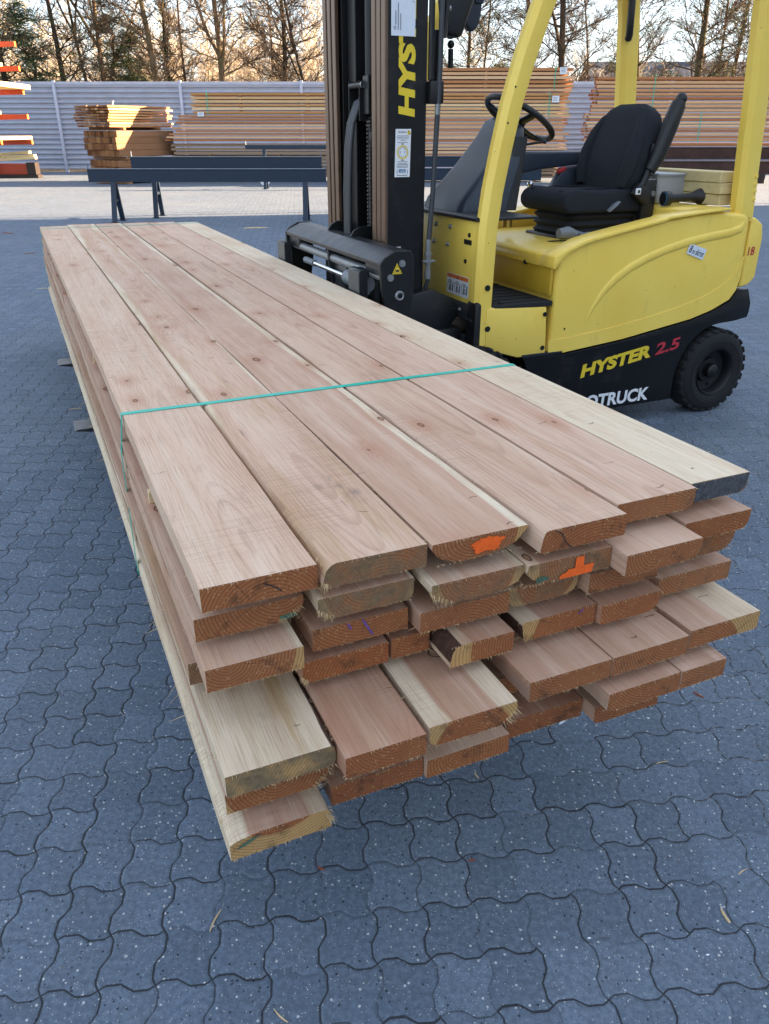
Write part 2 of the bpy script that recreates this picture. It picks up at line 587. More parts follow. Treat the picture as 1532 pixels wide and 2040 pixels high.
def paving_mat():
    g = NG('paving_concrete', 0.86, 0, 0.25)
    P = g.pos()
    rot = g.node('VectorRotate', {'Vector': P, 'Angle': -R(5.8)}, rotation_type='Z_AXIS').outputs[0]
    s = g.sep(rot)
    a = g.m('DIVIDE', g.m('ADD', s[0], 0.021), 0.1147)
    b = g.m('DIVIDE', g.m('ADD', s[1], 0.043), 0.1235)
    TAU = 2 * math.pi

    def wave(q):
        w = g.m('MULTIPLY', g.m('SINE', g.m('MULTIPLY', q, TAU)), 1.45)
        return g.m('MINIMUM', g.m('MAXIMUM', w, -1.0), 1.0)
    a2 = g.m('ADD', a, g.m('MULTIPLY', wave(b), 0.074))
    b2 = g.m('ADD', b, g.m('MULTIPLY', wave(a), -0.070))
    wob = g.m('MULTIPLY', g.m('SUBTRACT', g.noise(P, 38.0, 2), 0.5), 0.03)
    a2 = g.m('ADD', a2, wob)
    b2 = g.m('ADD', b2, wob)
    ja, jb = g.m('ROUND', a2), g.m('ROUND', b2)
    da = g.m('ABSOLUTE', g.m('SUBTRACT', a2, ja))
    db = g.m('ABSOLUTE', g.m('SUBTRACT', b2, jb))
    ca, cb = g.m('FLOOR', a2), g.m('FLOOR', b2)
    ra = g.node('TexWhiteNoise', {'Vector': g.comb(ja, cb, 3.0)}, noise_dimensions='3D').outputs['Value']
    rb = g.node('TexWhiteNoise', {'Vector': g.comb(ca, jb, 9.0)}, noise_dimensions='3D').outputs['Value']
    wa = g.m('MULTIPLY_ADD', g.m('POWER', ra, 1.4), 0.009, 0.013)
    wb = g.m('MULTIPLY_ADD', g.m('POWER', rb, 1.6), 0.009, 0.013)

    def joint(d, w):
        return g.m('SUBTRACT', 1.0, smooth01(g, d, g.m('MULTIPLY', w, 0.55), g.m('MULTIPLY', w, 1.35)))
    jA, jB = joint(da, wa), joint(db, wb)
    J = g.m('MAXIMUM', g.m('MULTIPLY', jA, smooth01(g, ra, 0.0, 0.45)), g.m('MULTIPLY', jB, smooth01(g, rb, 0.0, 0.45)))
    cell = g.node('TexWhiteNoise', {'Vector': g.comb(ca, cb, 1.0)}, noise_dimensions='3D').outputs['Value']
    big = g.noise(P, 0.55, 4, 0.55)
    med = g.noise(P, 9.0, 5, 0.65)
    fine = g.noise(P, 420.0, 3, 0.7)
    c = g.mix(cell, C('#586779'), C('#6c7c8f'))
    c = g.mix(g.m('MULTIPLY', smooth01(g, med, 0.35, 0.75), 0.5), c, C('#5e6872'))
    c = g.mix(g.m('MULTIPLY', smooth01(g, big, 0.4, 0.7), 0.35), c, C('#7c858c'))
    mot = g.noise(P, 75.0, 6, 0.75)
    c = g.mix(g.m('MULTIPLY', smooth01(g, mot, 0.42, 0.62), 0.42), c, C('#434d58'))
    c = g.mix(g.m('MULTIPLY', smooth01(g, mot, 0.54, 0.32), 0.30), c, C('#8593a2'))
    c = g.mix(g.m('MULTIPLY', fine, 0.32), c, C('#495059'))
    # aggregate chips, light and dark, of two sizes
    for sc, keep, wcol, dcol in ((140.0, 0.915, '#c3c4c2', '#1d1e21'), (330.0, 0.90, '#b9bab8', '#303236')):
        v = g.vor(P, sc)
        vc = g.sep(v.outputs['Color'])
        rad = g.m('LESS_THAN', v.outputs['Distance'], g.m('MULTIPLY_ADD', vc[2], 0.30, 0.12))
        c = g.mix(g.m('MULTIPLY', g.m('MULTIPLY', g.m('GREATER_THAN', vc[0], keep), rad), 0.8), c, C(wcol))
        c = g.mix(g.m('MULTIPLY', g.m('MULTIPLY', g.m('GREATER_THAN', vc[1], keep - 0.01), rad), 0.75), c, C(dcol))
    dirt = g.mix(g.noise(P, 160.0, 3), C('#15181c'), C('#3a3b3d'))
    sand = g.m('MULTIPLY', smooth01(g, s[0], 0.7, 1.5), smooth01(g, g.noise(P, 45.0, 4, 0.7), 0.46, 0.62))
    dirt = g.mix(g.m('MULTIPLY', sand, 0.85), dirt, C('#a3a6a8'))
    c = g.mix(g.m('MULTIPLY', J, 0.9), c, dirt)
    g.color(c)
    edge = smooth01(g, g.m('MINIMUM', da, db), 0.0, 0.075)
    h = g.m('ADD', g.m('MULTIPLY', g.m('SUBTRACT', 1.0, J), 0.9), g.m('ADD', g.m('MULTIPLY', fine, 0.14), g.m('MULTIPLY', edge, 0.55)))
    h = g.m('ADD', h, g.m('MULTIPLY', mot, 0.25))
    h = g.m('ADD', h, g.m('MULTIPLY', cell, 0.3))
    g.bump(h, 0.7, 0.005)
    return g.mat


def yellow_mat():
    g = NG('yellow_paint', 0.34, 0, 0.5)
    p = g.obj()
    n = g.noise(p, 3.0, 5, 0.6)
    c = g.ramp(n, [(0.3, C('#efcb55')), (0.7, C('#f5d664'))])
    d = g.noise(g.vm('MULTIPLY', p, (9.0, 9.0, 3.0)), 1.0, 6, 0.72)
    c = g.mix(g.m('MULTIPLY', smooth01(g, d, 0.56, 0.78), 0.28), c, C('#8c7a34'))
    sp = g.vor(p, 55.0)
    sc = g.sep(sp.outputs['Color'])
    spot = g.m('MULTIPLY', g.m('GREATER_THAN', sc[0], 0.975), g.m('LESS_THAN', sp.outputs['Distance'], 0.16))
    c = g.mix(g.m('MULTIPLY', spot, 0.8), c, C('#33301f'))
    g.color(c)
    g.rough(g.m('MULTIPLY_ADD', d, 0.3, 0.2))
    g.bump(g.noise(p, 380.0, 2), 0.06, 0.001)
    return g.mat


def black_mat(name, col='#16181b', rough=0.42):
    g = NG(name, rough, 0, 0.45)
    p = g.obj()
    d = g.noise(p, 11.0, 6, 0.7)
    c = g.mix(g.m('MULTIPLY', smooth01(g, d, 0.52, 0.8), 0.5), C(col), C('#3a3835'))
    s = g.noise(g.vm('MULTIPLY', p, (4.0, 30.0, 60.0)), 1.0, 4, 0.7)
    c = g.mix(g.m('MULTIPLY', smooth01(g, s, 0.66, 0.74), 0.35), c, C('#5a5753'))
    g.color(c)
    g.rough(g.m('MULTIPLY_ADD', d, 0.35, rough - 0.15))
    return g.mat


def fabric_mat():
    g = NG('seat_fabric', 0.92, 0, 0.15)
    p = g.obj()
    w = g.node('TexWave', {'Vector': p, 'Scale': 70.0, 'Distortion': 2.0, 'Detail': 1.0}, bands_direction='DIAGONAL').outputs['Fac']
    n = g.noise(p, 240.0, 3)
    g.color(g.mix(g.m('MULTIPLY', n, w), C('#1a1d22'), C('#454a53')))
    g.bump(g.m('ADD', w, n), 0.35, 0.002)
    return g.mat


def trunk_mat(name, a, b):
    g = NG(name, 0.9, 0, 0.1)
    p = g.pos()
    n = g.noise(g.vm('MULTIPLY', p, (8.0, 8.0, 1.6)), 1.0, 6, 0.7)
    c = g.ramp(n, [(0.3, C(a)), (0.7, C(b))])
    moss = g.noise(p, 0.9, 3)
    c = g.mix(g.m('MULTIPLY', smooth01(g, moss, 0.5, 0.7), 0.5), c, C('#5b5c3c'))
    g.color(c)
    g.bump(n, 0.7, 0.03)
    return g.mat


M = {}
M['wood'] = wood('sawn_larch', 'face')
M['wood_end'] = wood('larch_end_grain', 'end')
M['bark'] = plain('bark', '#4a3226', 0.95, var=0.5, scale=60, bump=0.9, bscale=90)
M['splinter'] = plain('splinter_wood', '#cdb48a', 0.85, var=0.2, scale=30)
M['strap'] = plain('strap_green', '#12b09a', 0.4, var=0.06, scale=30)
M['orange'] = plain('spray_orange', '#f2641a', 0.7, var=0.15, scale=80)
M['purple'] = plain('crayon_purple', '#6b4a86', 0.8, var=0.2, scale=90)
M['green_mould'] = plain('green_stain', '#4b6350', 0.9, var=0.3, scale=60)
M['grey_mould'] = plain('grey_rot', '#474b50', 0.95, var=0.5, scale=90, bump=0.8, bscale=160)
M['paving'] = paving_mat()
M['yellow'] = yellow_mat()
M['yellow_dark'] = plain('darker_yellow_paint', '#c4a130', 0.5, var=0.12, scale=4)  # deeper, less glossy yellow for the hood front
M['black'] = black_mat('black_steel', '#101214')
M['black_worn'] = black_mat('worn_black_steel', '#212428', 0.36)
M['frame_black'] = black_mat('chassis_black', '#08090b', 0.35)
M['plastic'] = plain('dash_plastic', '#2c3644', 0.42, var=0.1, scale=8, bump=0.12, bscale=400)
M['plastic_black'] = plain('black_plastic', '#16181c', 0.45, var=0.15, scale=12)
M['fabric'] = fabric_mat()
M['rubber'] = plain('tyre_rubber', '#17181a', 0.85, var=0.3, scale=14, bump=0.35, bscale=90)
M['rubber_mat'] = plain('ribbed_rubber', '#191b1f', 0.8, var=0.2, scale=10)
M['rim'] = plain('wheel_rim_black', '#141517', 0.5, var=0.3, scale=10)
M['rail'] = plain('bare_mast_steel', '#6d594b', 0.45, 0.8, var=0.16, scale=9)
M['rail_dark'] = plain('greasy_dark_gap_steel', '#1b1b1d', 0.4, 0.3, var=0.3, scale=9)  # greasy steel; also stands in for the shade between the rails
M['steel'] = plain('steel', '#9da0a3', 0.32, 1.0, var=0.1, scale=14)
M['chrome'] = plain('chromed_rod', '#d4d6d8', 0.12, 1.0, var=0.04, scale=14)
M['galv'] = plain('galvanised', '#8b8e90', 0.5, 0.6, var=0.15, scale=40)
M['grey_plastic'] = plain('grey_plastic', '#6c737a', 0.55, var=0.1, scale=12)
M['brass'] = plain('brass', '#b59a55', 0.35, 0.9, var=0.12, scale=20)
M['hose'] = plain('hydraulic_hose', '#34383e', 0.5, var=0.2, scale=18)
M['white'] = plain('white_print', '#dfe3e6', 0.5, var=0.04, scale=20)
M['paper'] = plain('paper_sheet', '#d5dde6', 0.6, var=0.04, scale=20)
M['ink'] = plain('dark_ink', '#22262c', 0.6, var=0.1, scale=20)
M['ink_grey'] = plain('grey_ink', '#737b86', 0.6, var=0.1, scale=20)
M['print_yellow'] = plain('yellow_print', '#e2c52f', 0.45, var=0.05, scale=20)
M['print_red'] = plain('red_print', '#b5303c', 0.45, var=0.05, scale=20)
M['print_blue'] = plain('blue_print', '#2b6f9c', 0.45, var=0.05, scale=20)
M['print_orange'] = plain('orange_print', '#d5702a', 0.5, var=0.05, scale=20)
M['red'] = plain('red_plastic', '#b02a2c', 0.5, var=0.1, scale=20)
M['navy'] = black_mat('navy_steel', '#14283c', 0.45)
M['navy_edge'] = plain('pale_steel_edge', '#77828c', 0.45, 0.5, var=0.25, scale=8)  # paler blue-grey than the beams, on top edges and pins
M['fence'] = plain('galvanised_sheet', '#9ba5b6', 0.55, 0.0, var=0.08, scale=2.0)
M['fence_post'] = plain('fence_post_steel', '#aab4c6', 0.55, 0.0, var=0.08, scale=3.0)
M['stack_a'] = stack_wood('stack_pine', '#bd8650', '#d9ae76', '#ecd0a2')
M['stack_b'] = stack_wood('stack_larch', '#ab7048', '#d09d6e', '#e8c49c')
M['stack_c'] = stack_wood('stack_red_larch', '#a3623c', '#c89366', '#e2bf95')
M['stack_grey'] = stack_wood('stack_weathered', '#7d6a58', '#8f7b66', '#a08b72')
M['stack_end'] = end_wood('stack_end_grain')
M['beam'] = stack_wood('beam_wood', '#86603f', '#977050', '#a88163')
M['pale_wood'] = stack_wood('planed_pale_wood', '#d0bf8e', '#d6c698', '#dccda4', '#a08d62')
M['rack_orange'] = plain('rack_orange', '#b0401f', 0.5, var=0.12, scale=5)
M['rack_dark'] = plain('dark_steel', '#2a211f', 0.6, 0.2, var=0.3, scale=5)
M['rust'] = plain('rusty_beam', '#3b2622', 0.7, 0.2, var=0.4, scale=5)
M['bark_dark'] = trunk_mat('trunk_bark_dark', '#2f2822', '#4c4238')
M['bark_warm'] = trunk_mat('trunk_bark_warm', '#57493a', '#847258')
M['twig'] = plain('twigs', '#5c4d3e', 0.9, var=0.3, scale=1.2)
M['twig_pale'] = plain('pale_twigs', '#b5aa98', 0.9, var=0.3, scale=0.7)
M['needle'] = plain('pine_needles', '#3d4e2c', 0.8, var=0.45, scale=2.0)
M['slate'] = plain('roof_slate', '#39404d', 0.7, var=0.2, scale=3.0)
M['brick'] = plain('far_brick', '#7d5f52', 0.85, var=0.2, scale=3.0)
M['hall_wall'] = plain('hall_cladding', '#b5b3ae', 0.7, var=0.06, scale=0.4)
M['hall_roof'] = plain('hall_roof', '#77787a', 0.7, var=0.06, scale=0.4)
M['forest_floor'] = plain('forest_floor', '#6b5a42', 0.95, var=0.35, scale=0.8)
M['leaf_litter'] = plain('dry_leaf', '#8a4a30', 0.9, var=0.3, scale=60)


def bucket_mat():
    g = NG('clear_plastic', 0.4, 0, 0.5)
    g.color(C('#d4d9df'))
    g.b.inputs['Transmission Weight'].default_value = 0.55
    g.b.inputs['Alpha'].default_value = 1.0
    return g.mat


M['bucket'] = bucket_mat()

# ---------------------------------------------------------------- the ground
def sheet(name, x0, x1, y0, y1, z, m):
    mb = MB()
    mb.add([(x0, y0, z), (x1, y0, z), (x1, y1, z), (x0, y1, z)], [(0, 1, 2, 3)])
    return structure(obj(name, mb, m, smooth=0, fix=False))


sheet('ground', -400, 400, -200, 600, -0.02, M['forest_floor'])
sheet('paved_yard', -70, 70, -70, 38.4, 0.0, M['paving'])

# ---------------------------------------------------------------- the strapped bundle of boards on the forks
LAYER_TOP = lambda L: 0.9 - (L - 1) * 0.0735
TH = 0.047
# layer, s0, s1, t of the near end, wane (corner: (across, down)), dict of looks, label
#   corners bl br tl tr ; bark = corners with bark on the wane
BO = [
    (1, .169, .3755, 1.138, {}, dict(gx=.02, gz=-.055, sap=9, tone=.18, seed=1), 'pale pinkish board at the left edge of the bundle top, flame grain near its end'),
    (1, .3825, .5865, 1.128, {'bl': (.012, .008)}, dict(gx=.01, gz=-.07, sap=.148, tone=.3, seed=2, grime=.7, fuzz='bl', tl=(.022, .028), fade=2.4), 'second top board from the left with a grey mouldy end and frayed corner'),
    (1, .5935, .7995, 1.119, {'bl': (.05, .036), 'br': (.085, .040)}, dict(gx=-.02, gz=.04, sap=.098, tone=.5, seed=3, bark=1), 'top board with a pale sapwood wedge and a bright orange sprayed end'),
    (1, .8065, 1.006, 1.081, {'tl': (.014, .040)}, dict(gx=.03, gz=-.10, sap=9, tone=.42, seed=4, fade=1.3), 'top board of the bundle with slanting left edge and a crack across its end'),
    (1, 1.016, 1.224, 1.122, {'br': (.022, .022), 'bl': (.010, .008)}, dict(gx=.0, gz=-.09, sap=.19, tone=.3, seed=5, grime=.25), 'top board of the bundle, second from the right, with pale underside wane at its end'),
    (1, 1.229, 1.397, 1.142, {'br': (.025, .018)}, dict(gx=.12, gz=-.2, sap=.225, tone=.05, seed=6, dark=1), 'cream board at the right edge of the bundle top with a blackened end'),
    (2, .157, .355, 1.166, {'br': (.05, .030)}, dict(gx=.06, gz=.06, sap=9, tone=.55, seed=7, mould='br', fuzz='br'), 'board in the second layer at the left edge with a greenish rounded corner'),
    (2, .374, .567, 1.141, {'bl': (.03, .022), 'br': (.03, .02)}, dict(gx=.0, gz=.07, sap=.09, tone=.4, seed=8, grime=.85, fuzz='bl'), 'second layer board with a grey fuzzy end, second from the left'),
    (2, .581, .783, 1.097, {'bl': (.045, .03), 'br': (.06, .03)}, dict(gx=.0, gz=.05, sap=.088, tone=.4, seed=9, grime=.5, fuzz='bl'), 'second layer board with a pale bark edged rounded end, beneath the orange sprayed board'),
    (2, .787, .986, 1.088, {'bl': (.05, .036)}, dict(gx=.03, gz=.05, sap=.11, tone=.6, seed=10, grime=.45, mould='bl'), 'second layer board with an orange sprayed upside down T on its end'),
    (2, .989, 1.183, 1.044, {'br': (.035, .028)}, dict(gx=-.02, gz=.06, sap=.115, tone=.25, seed=11), 'second layer board that sticks out furthest, fifth from the left, pale tan top'),
    (2, 1.196, 1.385, 1.107, {'br': (.03, .02)}, dict(gx=.02, gz=-.06, sap=9, tone=.6, seed=12), 'second layer board at the right edge with a reddish brown end and one long crack'),
    (3, .158, .337, 1.115, {}, dict(gx=-.05, gz=.05, sap=.125, tone=.35, seed=13), 'third layer board at the left edge with a cream sapwood stripe on its right side'),
    (3, .366, .561, 1.154, {}, dict(gx=.02, gz=.12, sap=9, tone=.8, seed=14), 'third layer board with purple crayon strokes on its orange end'),
    (3, .574, .774, 1.125, {}, dict(gx=.0, gz=-.05, sap=9, tone=.75, seed=15), 'third layer board with bold arched rings on its end, third from the left'),
    (3, .778, .945, 1.132, {'bl': (.02, .02), 'br': (.03, .02)}, dict(gx=.0, gz=.06, sap=.07, tone=.6, seed=16, grime=.6), 'third layer board mostly hidden under the sprayed T board, pale crumbly end'),
    (3, .960, 1.145, 1.112, {}, dict(gx=.0, gz=.08, sap=9, tone=.7, seed=17), 'third layer board, fifth from the left, with a purple smear at its hidden end'),
    (3, 1.210, 1.400, 1.147, {'br': (.03, .035)}, dict(gx=.04, gz=-.05, sap=.12, tone=.6, seed=18, grime=.4), 'third layer board at the right edge with a dark shaded end'),
    (4, .148, .338, 1.245, {}, dict(gx=.0, gz=.1, sap=9, tone=.7, seed=19, grime=.6), 'fourth layer board at the left edge, set back, its black end corner showing'),
    (4, .346, .524, 1.161, {}, dict(gx=.05, gz=-.03, sap=9, tone=.85, seed=20, fuzz='bl'), 'fourth layer board with a dark rotten left corner, second from the left'),
    (4, .532, .616, 1.165, {}, dict(gx=.0, gz=.1, sap=9, tone=.95, seed=21), 'narrow dark red board recessed in the fourth layer'),
    (4, .624, .769, 1.092, {'tl': (.030, .044)}, dict(gx=.09, gz=.02, sap=.125, tone=.7, seed=22, bark=1), 'fourth layer board with bark down its slanting left edge and a pale stripe'),
    (4, .800, .984, 1.108, {'bl': (.012, .044)}, dict(gx=.1, gz=-.01, sap=.165, tone=.75, seed=23, bark=1), 'fourth layer board with a cream strip and dark bark on its left side'),
    (4, .988, 1.150, 1.095, {'br': (.025, .04)}, dict(gx=-.01, gz=.07, sap=.10, tone=.8, seed=24), 'fourth layer board with a slanting right end corner, second from the right'),
    (4, 1.176, 1.390, 1.133, {'br': (.01, .012)}, dict(gx=.0, gz=.09, sap=9, tone=.55, seed=25, grime=.25), 'fourth layer board at the right edge with a dark knot on its end'),
    (5, .154, .353, 1.011, {'tr': (.012, .02), 'br': (.01, .014)}, dict(gx=.3, gz=-.2, sap=.04, tone=.8, seed=26, bark=1, grime=.95, paleends=0), 'wide cream board with yellow brown stains in the fifth layer at the left edge'),
    (5, .356, .513, .970, {}, dict(gx=.04, gz=.1, sap=9, tone=.95, seed=27), 'smooth red brown board in the fifth layer, second from the left'),
    (5, .526, .712, .980, {'bl': (.02, .014), 'br': (.03, .03)}, dict(gx=.0, gz=-.04, sap=.088, tone=.8, seed=28, fuzz='br', knot=(.02, .20, .016)), 'fifth layer board with one big round knot and cream edges'),
    (5, .764, .963, 1.015, {}, dict(gx=-.03, gz=.08, sap=9, tone=.5, seed=29, cross=(.03, .18)), 'fifth layer board with a small scratched cross, fourth from the left'),
    (5, .968, 1.168, 1.015, {}, dict(gx=.06, gz=.08, sap=9, tone=.4, seed=30, cross=(.0, .22)), 'fifth layer board with a scratched cross beside a sawn seam, fifth from the left'),
    (5, 1.185, 1.385, 1.024, {}, dict(gx=-.1, gz=-.08, sap=.17, tone=.35, seed=31, knot=(-.01, .16, .008)), 'fifth layer board at the right edge sticking out with a tiny ringed knot'),
    (6, .158, .353, 1.046, {'br': (.035, .04)}, dict(gx=.0, gz=.06, sap=.1, tone=.7, seed=32, fuzz='br'), 'sixth layer board at the left edge, shaded orange end under the wide cream board'),
    (6, .362, .556, 1.120, {}, dict(gx=.0, gz=.09, sap=9, tone=.8, seed=33), 'shaded sixth layer board set back, second from the left'),
    (6, .560, .752, 1.110, {}, dict(gx=.0, gz=.09, sap=9, tone=.7, seed=34), 'shaded sixth layer board set back, third from the left'),
    (6, .756, .944, 1.130, {}, dict(gx=.0, gz=.09, sap=9, tone=.8, seed=35), 'shaded sixth layer board set back, fourth from the left'),
    (6, .951, 1.140, .993, {'bl': (.010, .006)}, dict(gx=.02, gz=.1, sap=9, tone=.6, seed=36), 'sixth layer board sticking out with a pale left side and gnarled end'),
    (6, 1.143, 1.268, .992, {}, dict(gx=.02, gz=.12, sap=9, tone=.55, seed=37), 'narrow pinkish board at the right of the sixth layer'),
    (7, .148, .340, 1.010, {'tr': (.012, .022), 'tl': (.05, .012)}, dict(gx=.0, gz=.16, sap=.12, tone=.6, seed=38, fuzz='tr', mould='tl'), 'lowest board at the left edge, cream edges, red core and a green stain'),
    (7, .358, .553, 1.057, {}, dict(gx=.04, gz=-.06, sap=9, tone=.9, seed=39), 'lowest layer board with saw lines and a dark orange end, second from the left'),
    (7, .556, .748, 1.046, {}, dict(gx=-.03, gz=.03, sap=.16, tone=.15, seed=40, paleend=1), 'lowest layer board with a pale arched end, third from the left'),
    (7, .764, .955, 1.078, {}, dict(gx=.0, gz=-.05, sap=9, tone=1.0, seed=41), 'dark red board in the lowest layer, fourth from the left'),
    (7, .960, 1.136, 1.040, {'bl': (.03, .012)}, dict(gx=-.02, gz=.08, sap=9, tone=.7, seed=42), 'lowest layer board at the right, tucked under the pale sided board'),
]


def board_mesh(w, th, length, wane, look, rng):
    """cross section swept along y, near end at y = 0"""
    W2 = w / 2
    bv = 0.0007

    def corner(cx, cz, sx, sz, wn):
        # from going around counter-clockwise seen from the near end: returns points with bark flag between
        if wn is None:
            return [(cx + sx * 0, cz + sz * bv, 0), (cx + sx * bv, cz, 0)]
        dx, dz = wn
        return [(cx, cz + sz * dz, 1), (cx + sx * dx * .22, cz + sz * dz * .42, 1), (cx + sx * dx * .58, cz + sz * dz * .12, 1), (cx + sx * dx, cz, 0)]
    sec = []
    bl = corner(-W2, 0, 1, 1, wane.get('bl'))
    br = corner(W2, 0, -1, 1, wane.get('br'))
    tr = corner(W2, th, -1, -1, wane.get('tr'))
    tl = corner(-W2, th, 1, -1, wane.get('tl'))
    kinds = []
    for lst, rev, nm in ((bl, False, 'bl'), (br, True, 'br'), (tr, False, 'tr'), (tl, True, 'tl')):
        pts = lst[::-1] if rev else lst
        for i, p in enumerate(pts):
            sec.append((p[0], p[1], nm if nm in wane else None))
            kinds.append(nm in wane and i < len(pts) - 1)
    n = len(sec)
    st = [0.0, 0.004, .05, .11, .18, .27, .38, .5, .65, .82, 1.0, 1.25, 1.5, 1.8, 2.1, 2.5, 2.9, 3.3, 3.7, 4.1, 4.5, 5.0, 5.5, length]
    vs, fs, mi = [], [], []
    ph = rng.uniform(0, 20)
    bow = rng.uniform(-.004, .004)
    for i, y in enumerate(st):
        for j, (x, z, c) in enumerate(sec):
            k = 0.0
            dx = 0.0016 * (mnoise.noise((y * 3.1, ph, 3 if x > 0 else 9))) * 2
            if c:
                q = 1 + 0.55 * mnoise.noise((y * 4.2, ph + 5, 1)) + 0.25 * mnoise.noise((y * 17, ph, 4))
                wd = wane[c]
                cx = -W2 if 'l' in c else W2
                cz = 0 if 'b' in c else th
                fade = q
                if c == 'tl' and look.get('fade'):
                    fade = max(.03, q * (1 - y / look['fade']))
                x2 = cx + (x - cx) * fade
                z2 = cz + (z - cz) * min(1.05, fade)
                rough = 0.0022 * mnoise.noise((y * 30, x * 60, z * 60 + ph))
                x2 += rough
                z2 += rough
            else:
                x2, z2 = x, z
            ye = y
            if i == 0:
                ye = 0.0022 * mnoise.noise((x * 45, z * 70, ph))
                x2 += 0.0012 * mnoise.noise((x * 70, z * 90, ph + 3))
                z2 += 0.0015 * mnoise.noise((x * 110, z * 90, ph + 8))
            vs.append((x2 + dx + bow * math.sin(y / length * math.pi), ye, z2))
    for i in range(len(st) - 1):
        for j in range(n):
            fs.append((i * n + j, i * n + (j + 1) % n, (i + 1) * n + (j + 1) % n, (i + 1) * n + j))
            mi.append(2 if (kinds[j] and look.get('bark')) else 0)
    fs.append(tuple(range(n))[::-1])
    mi.append(1)
    fs.append(tuple((len(st) - 1) * n + j for j in range(n)))
    mi.append(1)
    mb = MB()
    mb.v, mb.f, mb.m = vs, fs, mi

    def sliver(p, d, ln, wd, m=3):
        d = Vector(d).normalized()
        a = d.orthogonal().normalized() * wd
        b = d.cross(a).normalized() * wd
        p = Vector(p)
        tip = p + d * ln + Vector((rng.uniform(-1, 1), rng.uniform(-1, 1), rng.uniform(-1, 1))) * ln * .12
        mb.add([p + a, p - a * .5 + b, p - a * .5 - b, tip], [(0, 1, 3), (1, 2, 3), (2, 0, 3)], m)
    # torn fibres along the arrises
    for k in range(60):
        y = rng.uniform(0, 1) ** 2 * 5.5
        sx = rng.choice((-1, 1))
        sliver((sx * (W2 - .002), y, rng.choice((.002, th - .002))), (sx * rng.uniform(.3, 1), rng.uniform(-1, 1), rng.uniform(-.9, .3)), rng.uniform(.005, .018), .0009)
    for k in range(60):
        x = rng.uniform(-W2 + .004, W2 - .004)
        sliver((x, 0.001, rng.choice((.001, .001, th - .001))), (rng.uniform(-.4, .4), -1, rng.uniform(-1, .2)), rng.uniform(.002, .008), .0008)
    c = look.get('fuzz')
    if c:
        cx = -W2 if 'l' in c else W2
        cz = 0.006 if 'b' in c else th - .006
        wn = wane.get(c, (.01, .01))
        for k in range(46):
            q = rng.random()
            px = cx + (-1 if cx > 0 else 1) * wn[0] * q
            pz = cz + (1 if 'b' in c else -1) * wn[1] * (1 - q) * .8
            sliver((px, rng.uniform(0, .012), pz), (rng.uniform(-.5, .5) + (-.4 if cx < 0 else .4), -1, rng.uniform(-1.2, .2)), rng.uniform(.006, .024), rng.uniform(.0005, .0013))
    if look.get('long_fuzz'):
        for k in range(16):
            y = rng.uniform(.4, 5.0)
            sliver((-W2 + .001, y, rng.uniform(.004, .03)), (-1, rng.uniform(-.8, .2), rng.uniform(-1, .1)), rng.uniform(.02, .05), rng.uniform(.0006, .0012))
    return mb


BG = 'boards of the strapped bundle on the forks'
BOARDS = {}
for bi, (L, s0, s1, t0, wane, look, label) in enumerate(BO):
    rng = random.Random(100 + bi)
    w = s1 - s0
    length = 7.12 + rng.uniform(-.06, .06) - t0
    if L == 1:
        length = (7.19, 7.26, 7.24, 7.2, 7.17, 7.08)[bi] - t0
    look = dict(look)
    if s0 < .165 and L > 1:
        look['long_fuzz'] = 1
    wn = dict(wane)
    if look.get('tl'):
        wn['tl'] = look['tl']
    mb = board_mesh(w, TH, length, wn, look, rng)
    ztop = LAYER_TOP(L)
    o = obj('larch_board', mb, [M['wood'], M['wood_end'], M['bark'], M['splinter']], loc=W((s0 + s1) / 2, t0, ztop - TH), rz=YAW + rng.uniform(-.0008, .0008), smooth=25)
    tag(o, label, 'board', BG)
    o['grain_x'] = float(look['gx'])
    o['grain_z'] = float(look['gz'])
    o['sapwood'] = float(look['sap'])
    o['tone'] = float(look['tone'])
    o['seed'] = float(look['seed'])
    o['weathering'] = float(look.get('grime', .08))
    BOARDS[bi] = o
    W2 = w / 2
    if look.get('dark'):
        q = MB()
        k = 26
        vs, fs = [], []
        q.prism([(-W2 + .002, .001), (W2 - .026, .001), (W2 - .006, .014), (W2 - .002, TH - .001), (-W2 + .002, TH - .001)], -.0022, -.0006)
        obj('rotten_end', q, M['grey_mould'], o, label='blackened rotten end face')
    if look.get('mould'):
        c = look['mould']
        q = MB()
        sx = -1 if 'l' in c else 1
        zc = .012 if 'b' in c else TH - .008
        pts = [(sx * (W2 - .030) + .018 * math.cos(a) * rng.uniform(.6, 1.2), zc + .007 * math.sin(a) * rng.uniform(.6, 1.2)) for a in [i * math.pi / 6 for i in range(12)]]
        if c == 'tl':
            pts = [(-W2 + .012, TH - .022), (-W2 + .03, TH - .018), (-W2 + .055, TH - .006), (-W2 + .06, TH - .002), (-W2 + .04, TH - .006), (-W2 + .02, TH - .014)]
        flat(q, pts, (0, -.003, 0), (1, 0, 0), (0, 0, 1))
        obj('green_stain', q, M['green_mould'], o, smooth=0, fix=False)
    if look.get('knot'):
        kx, ky, kr = look['knot']
        q = MB()
        flat_ring(q, kx, ky, kr * .86, kr, (0, 0, TH + .0008), (1, 0, 0), (0, 1, 0), k=28)
        obj('knot_ring', q, M['bark'], o, smooth=0, fix=False)
    if look.get('cross'):
        kx, ky = look['cross']
        q = MB()
        q.box((kx - .022, ky - .0009, TH), (kx + .022, ky + .0009, TH + .0006))
        q.box((kx - .0009, ky - .026, TH), (kx + .0009, ky + .026, TH + .0006))
        obj('scratched_cross', q, M['ink'], o, smooth=0)
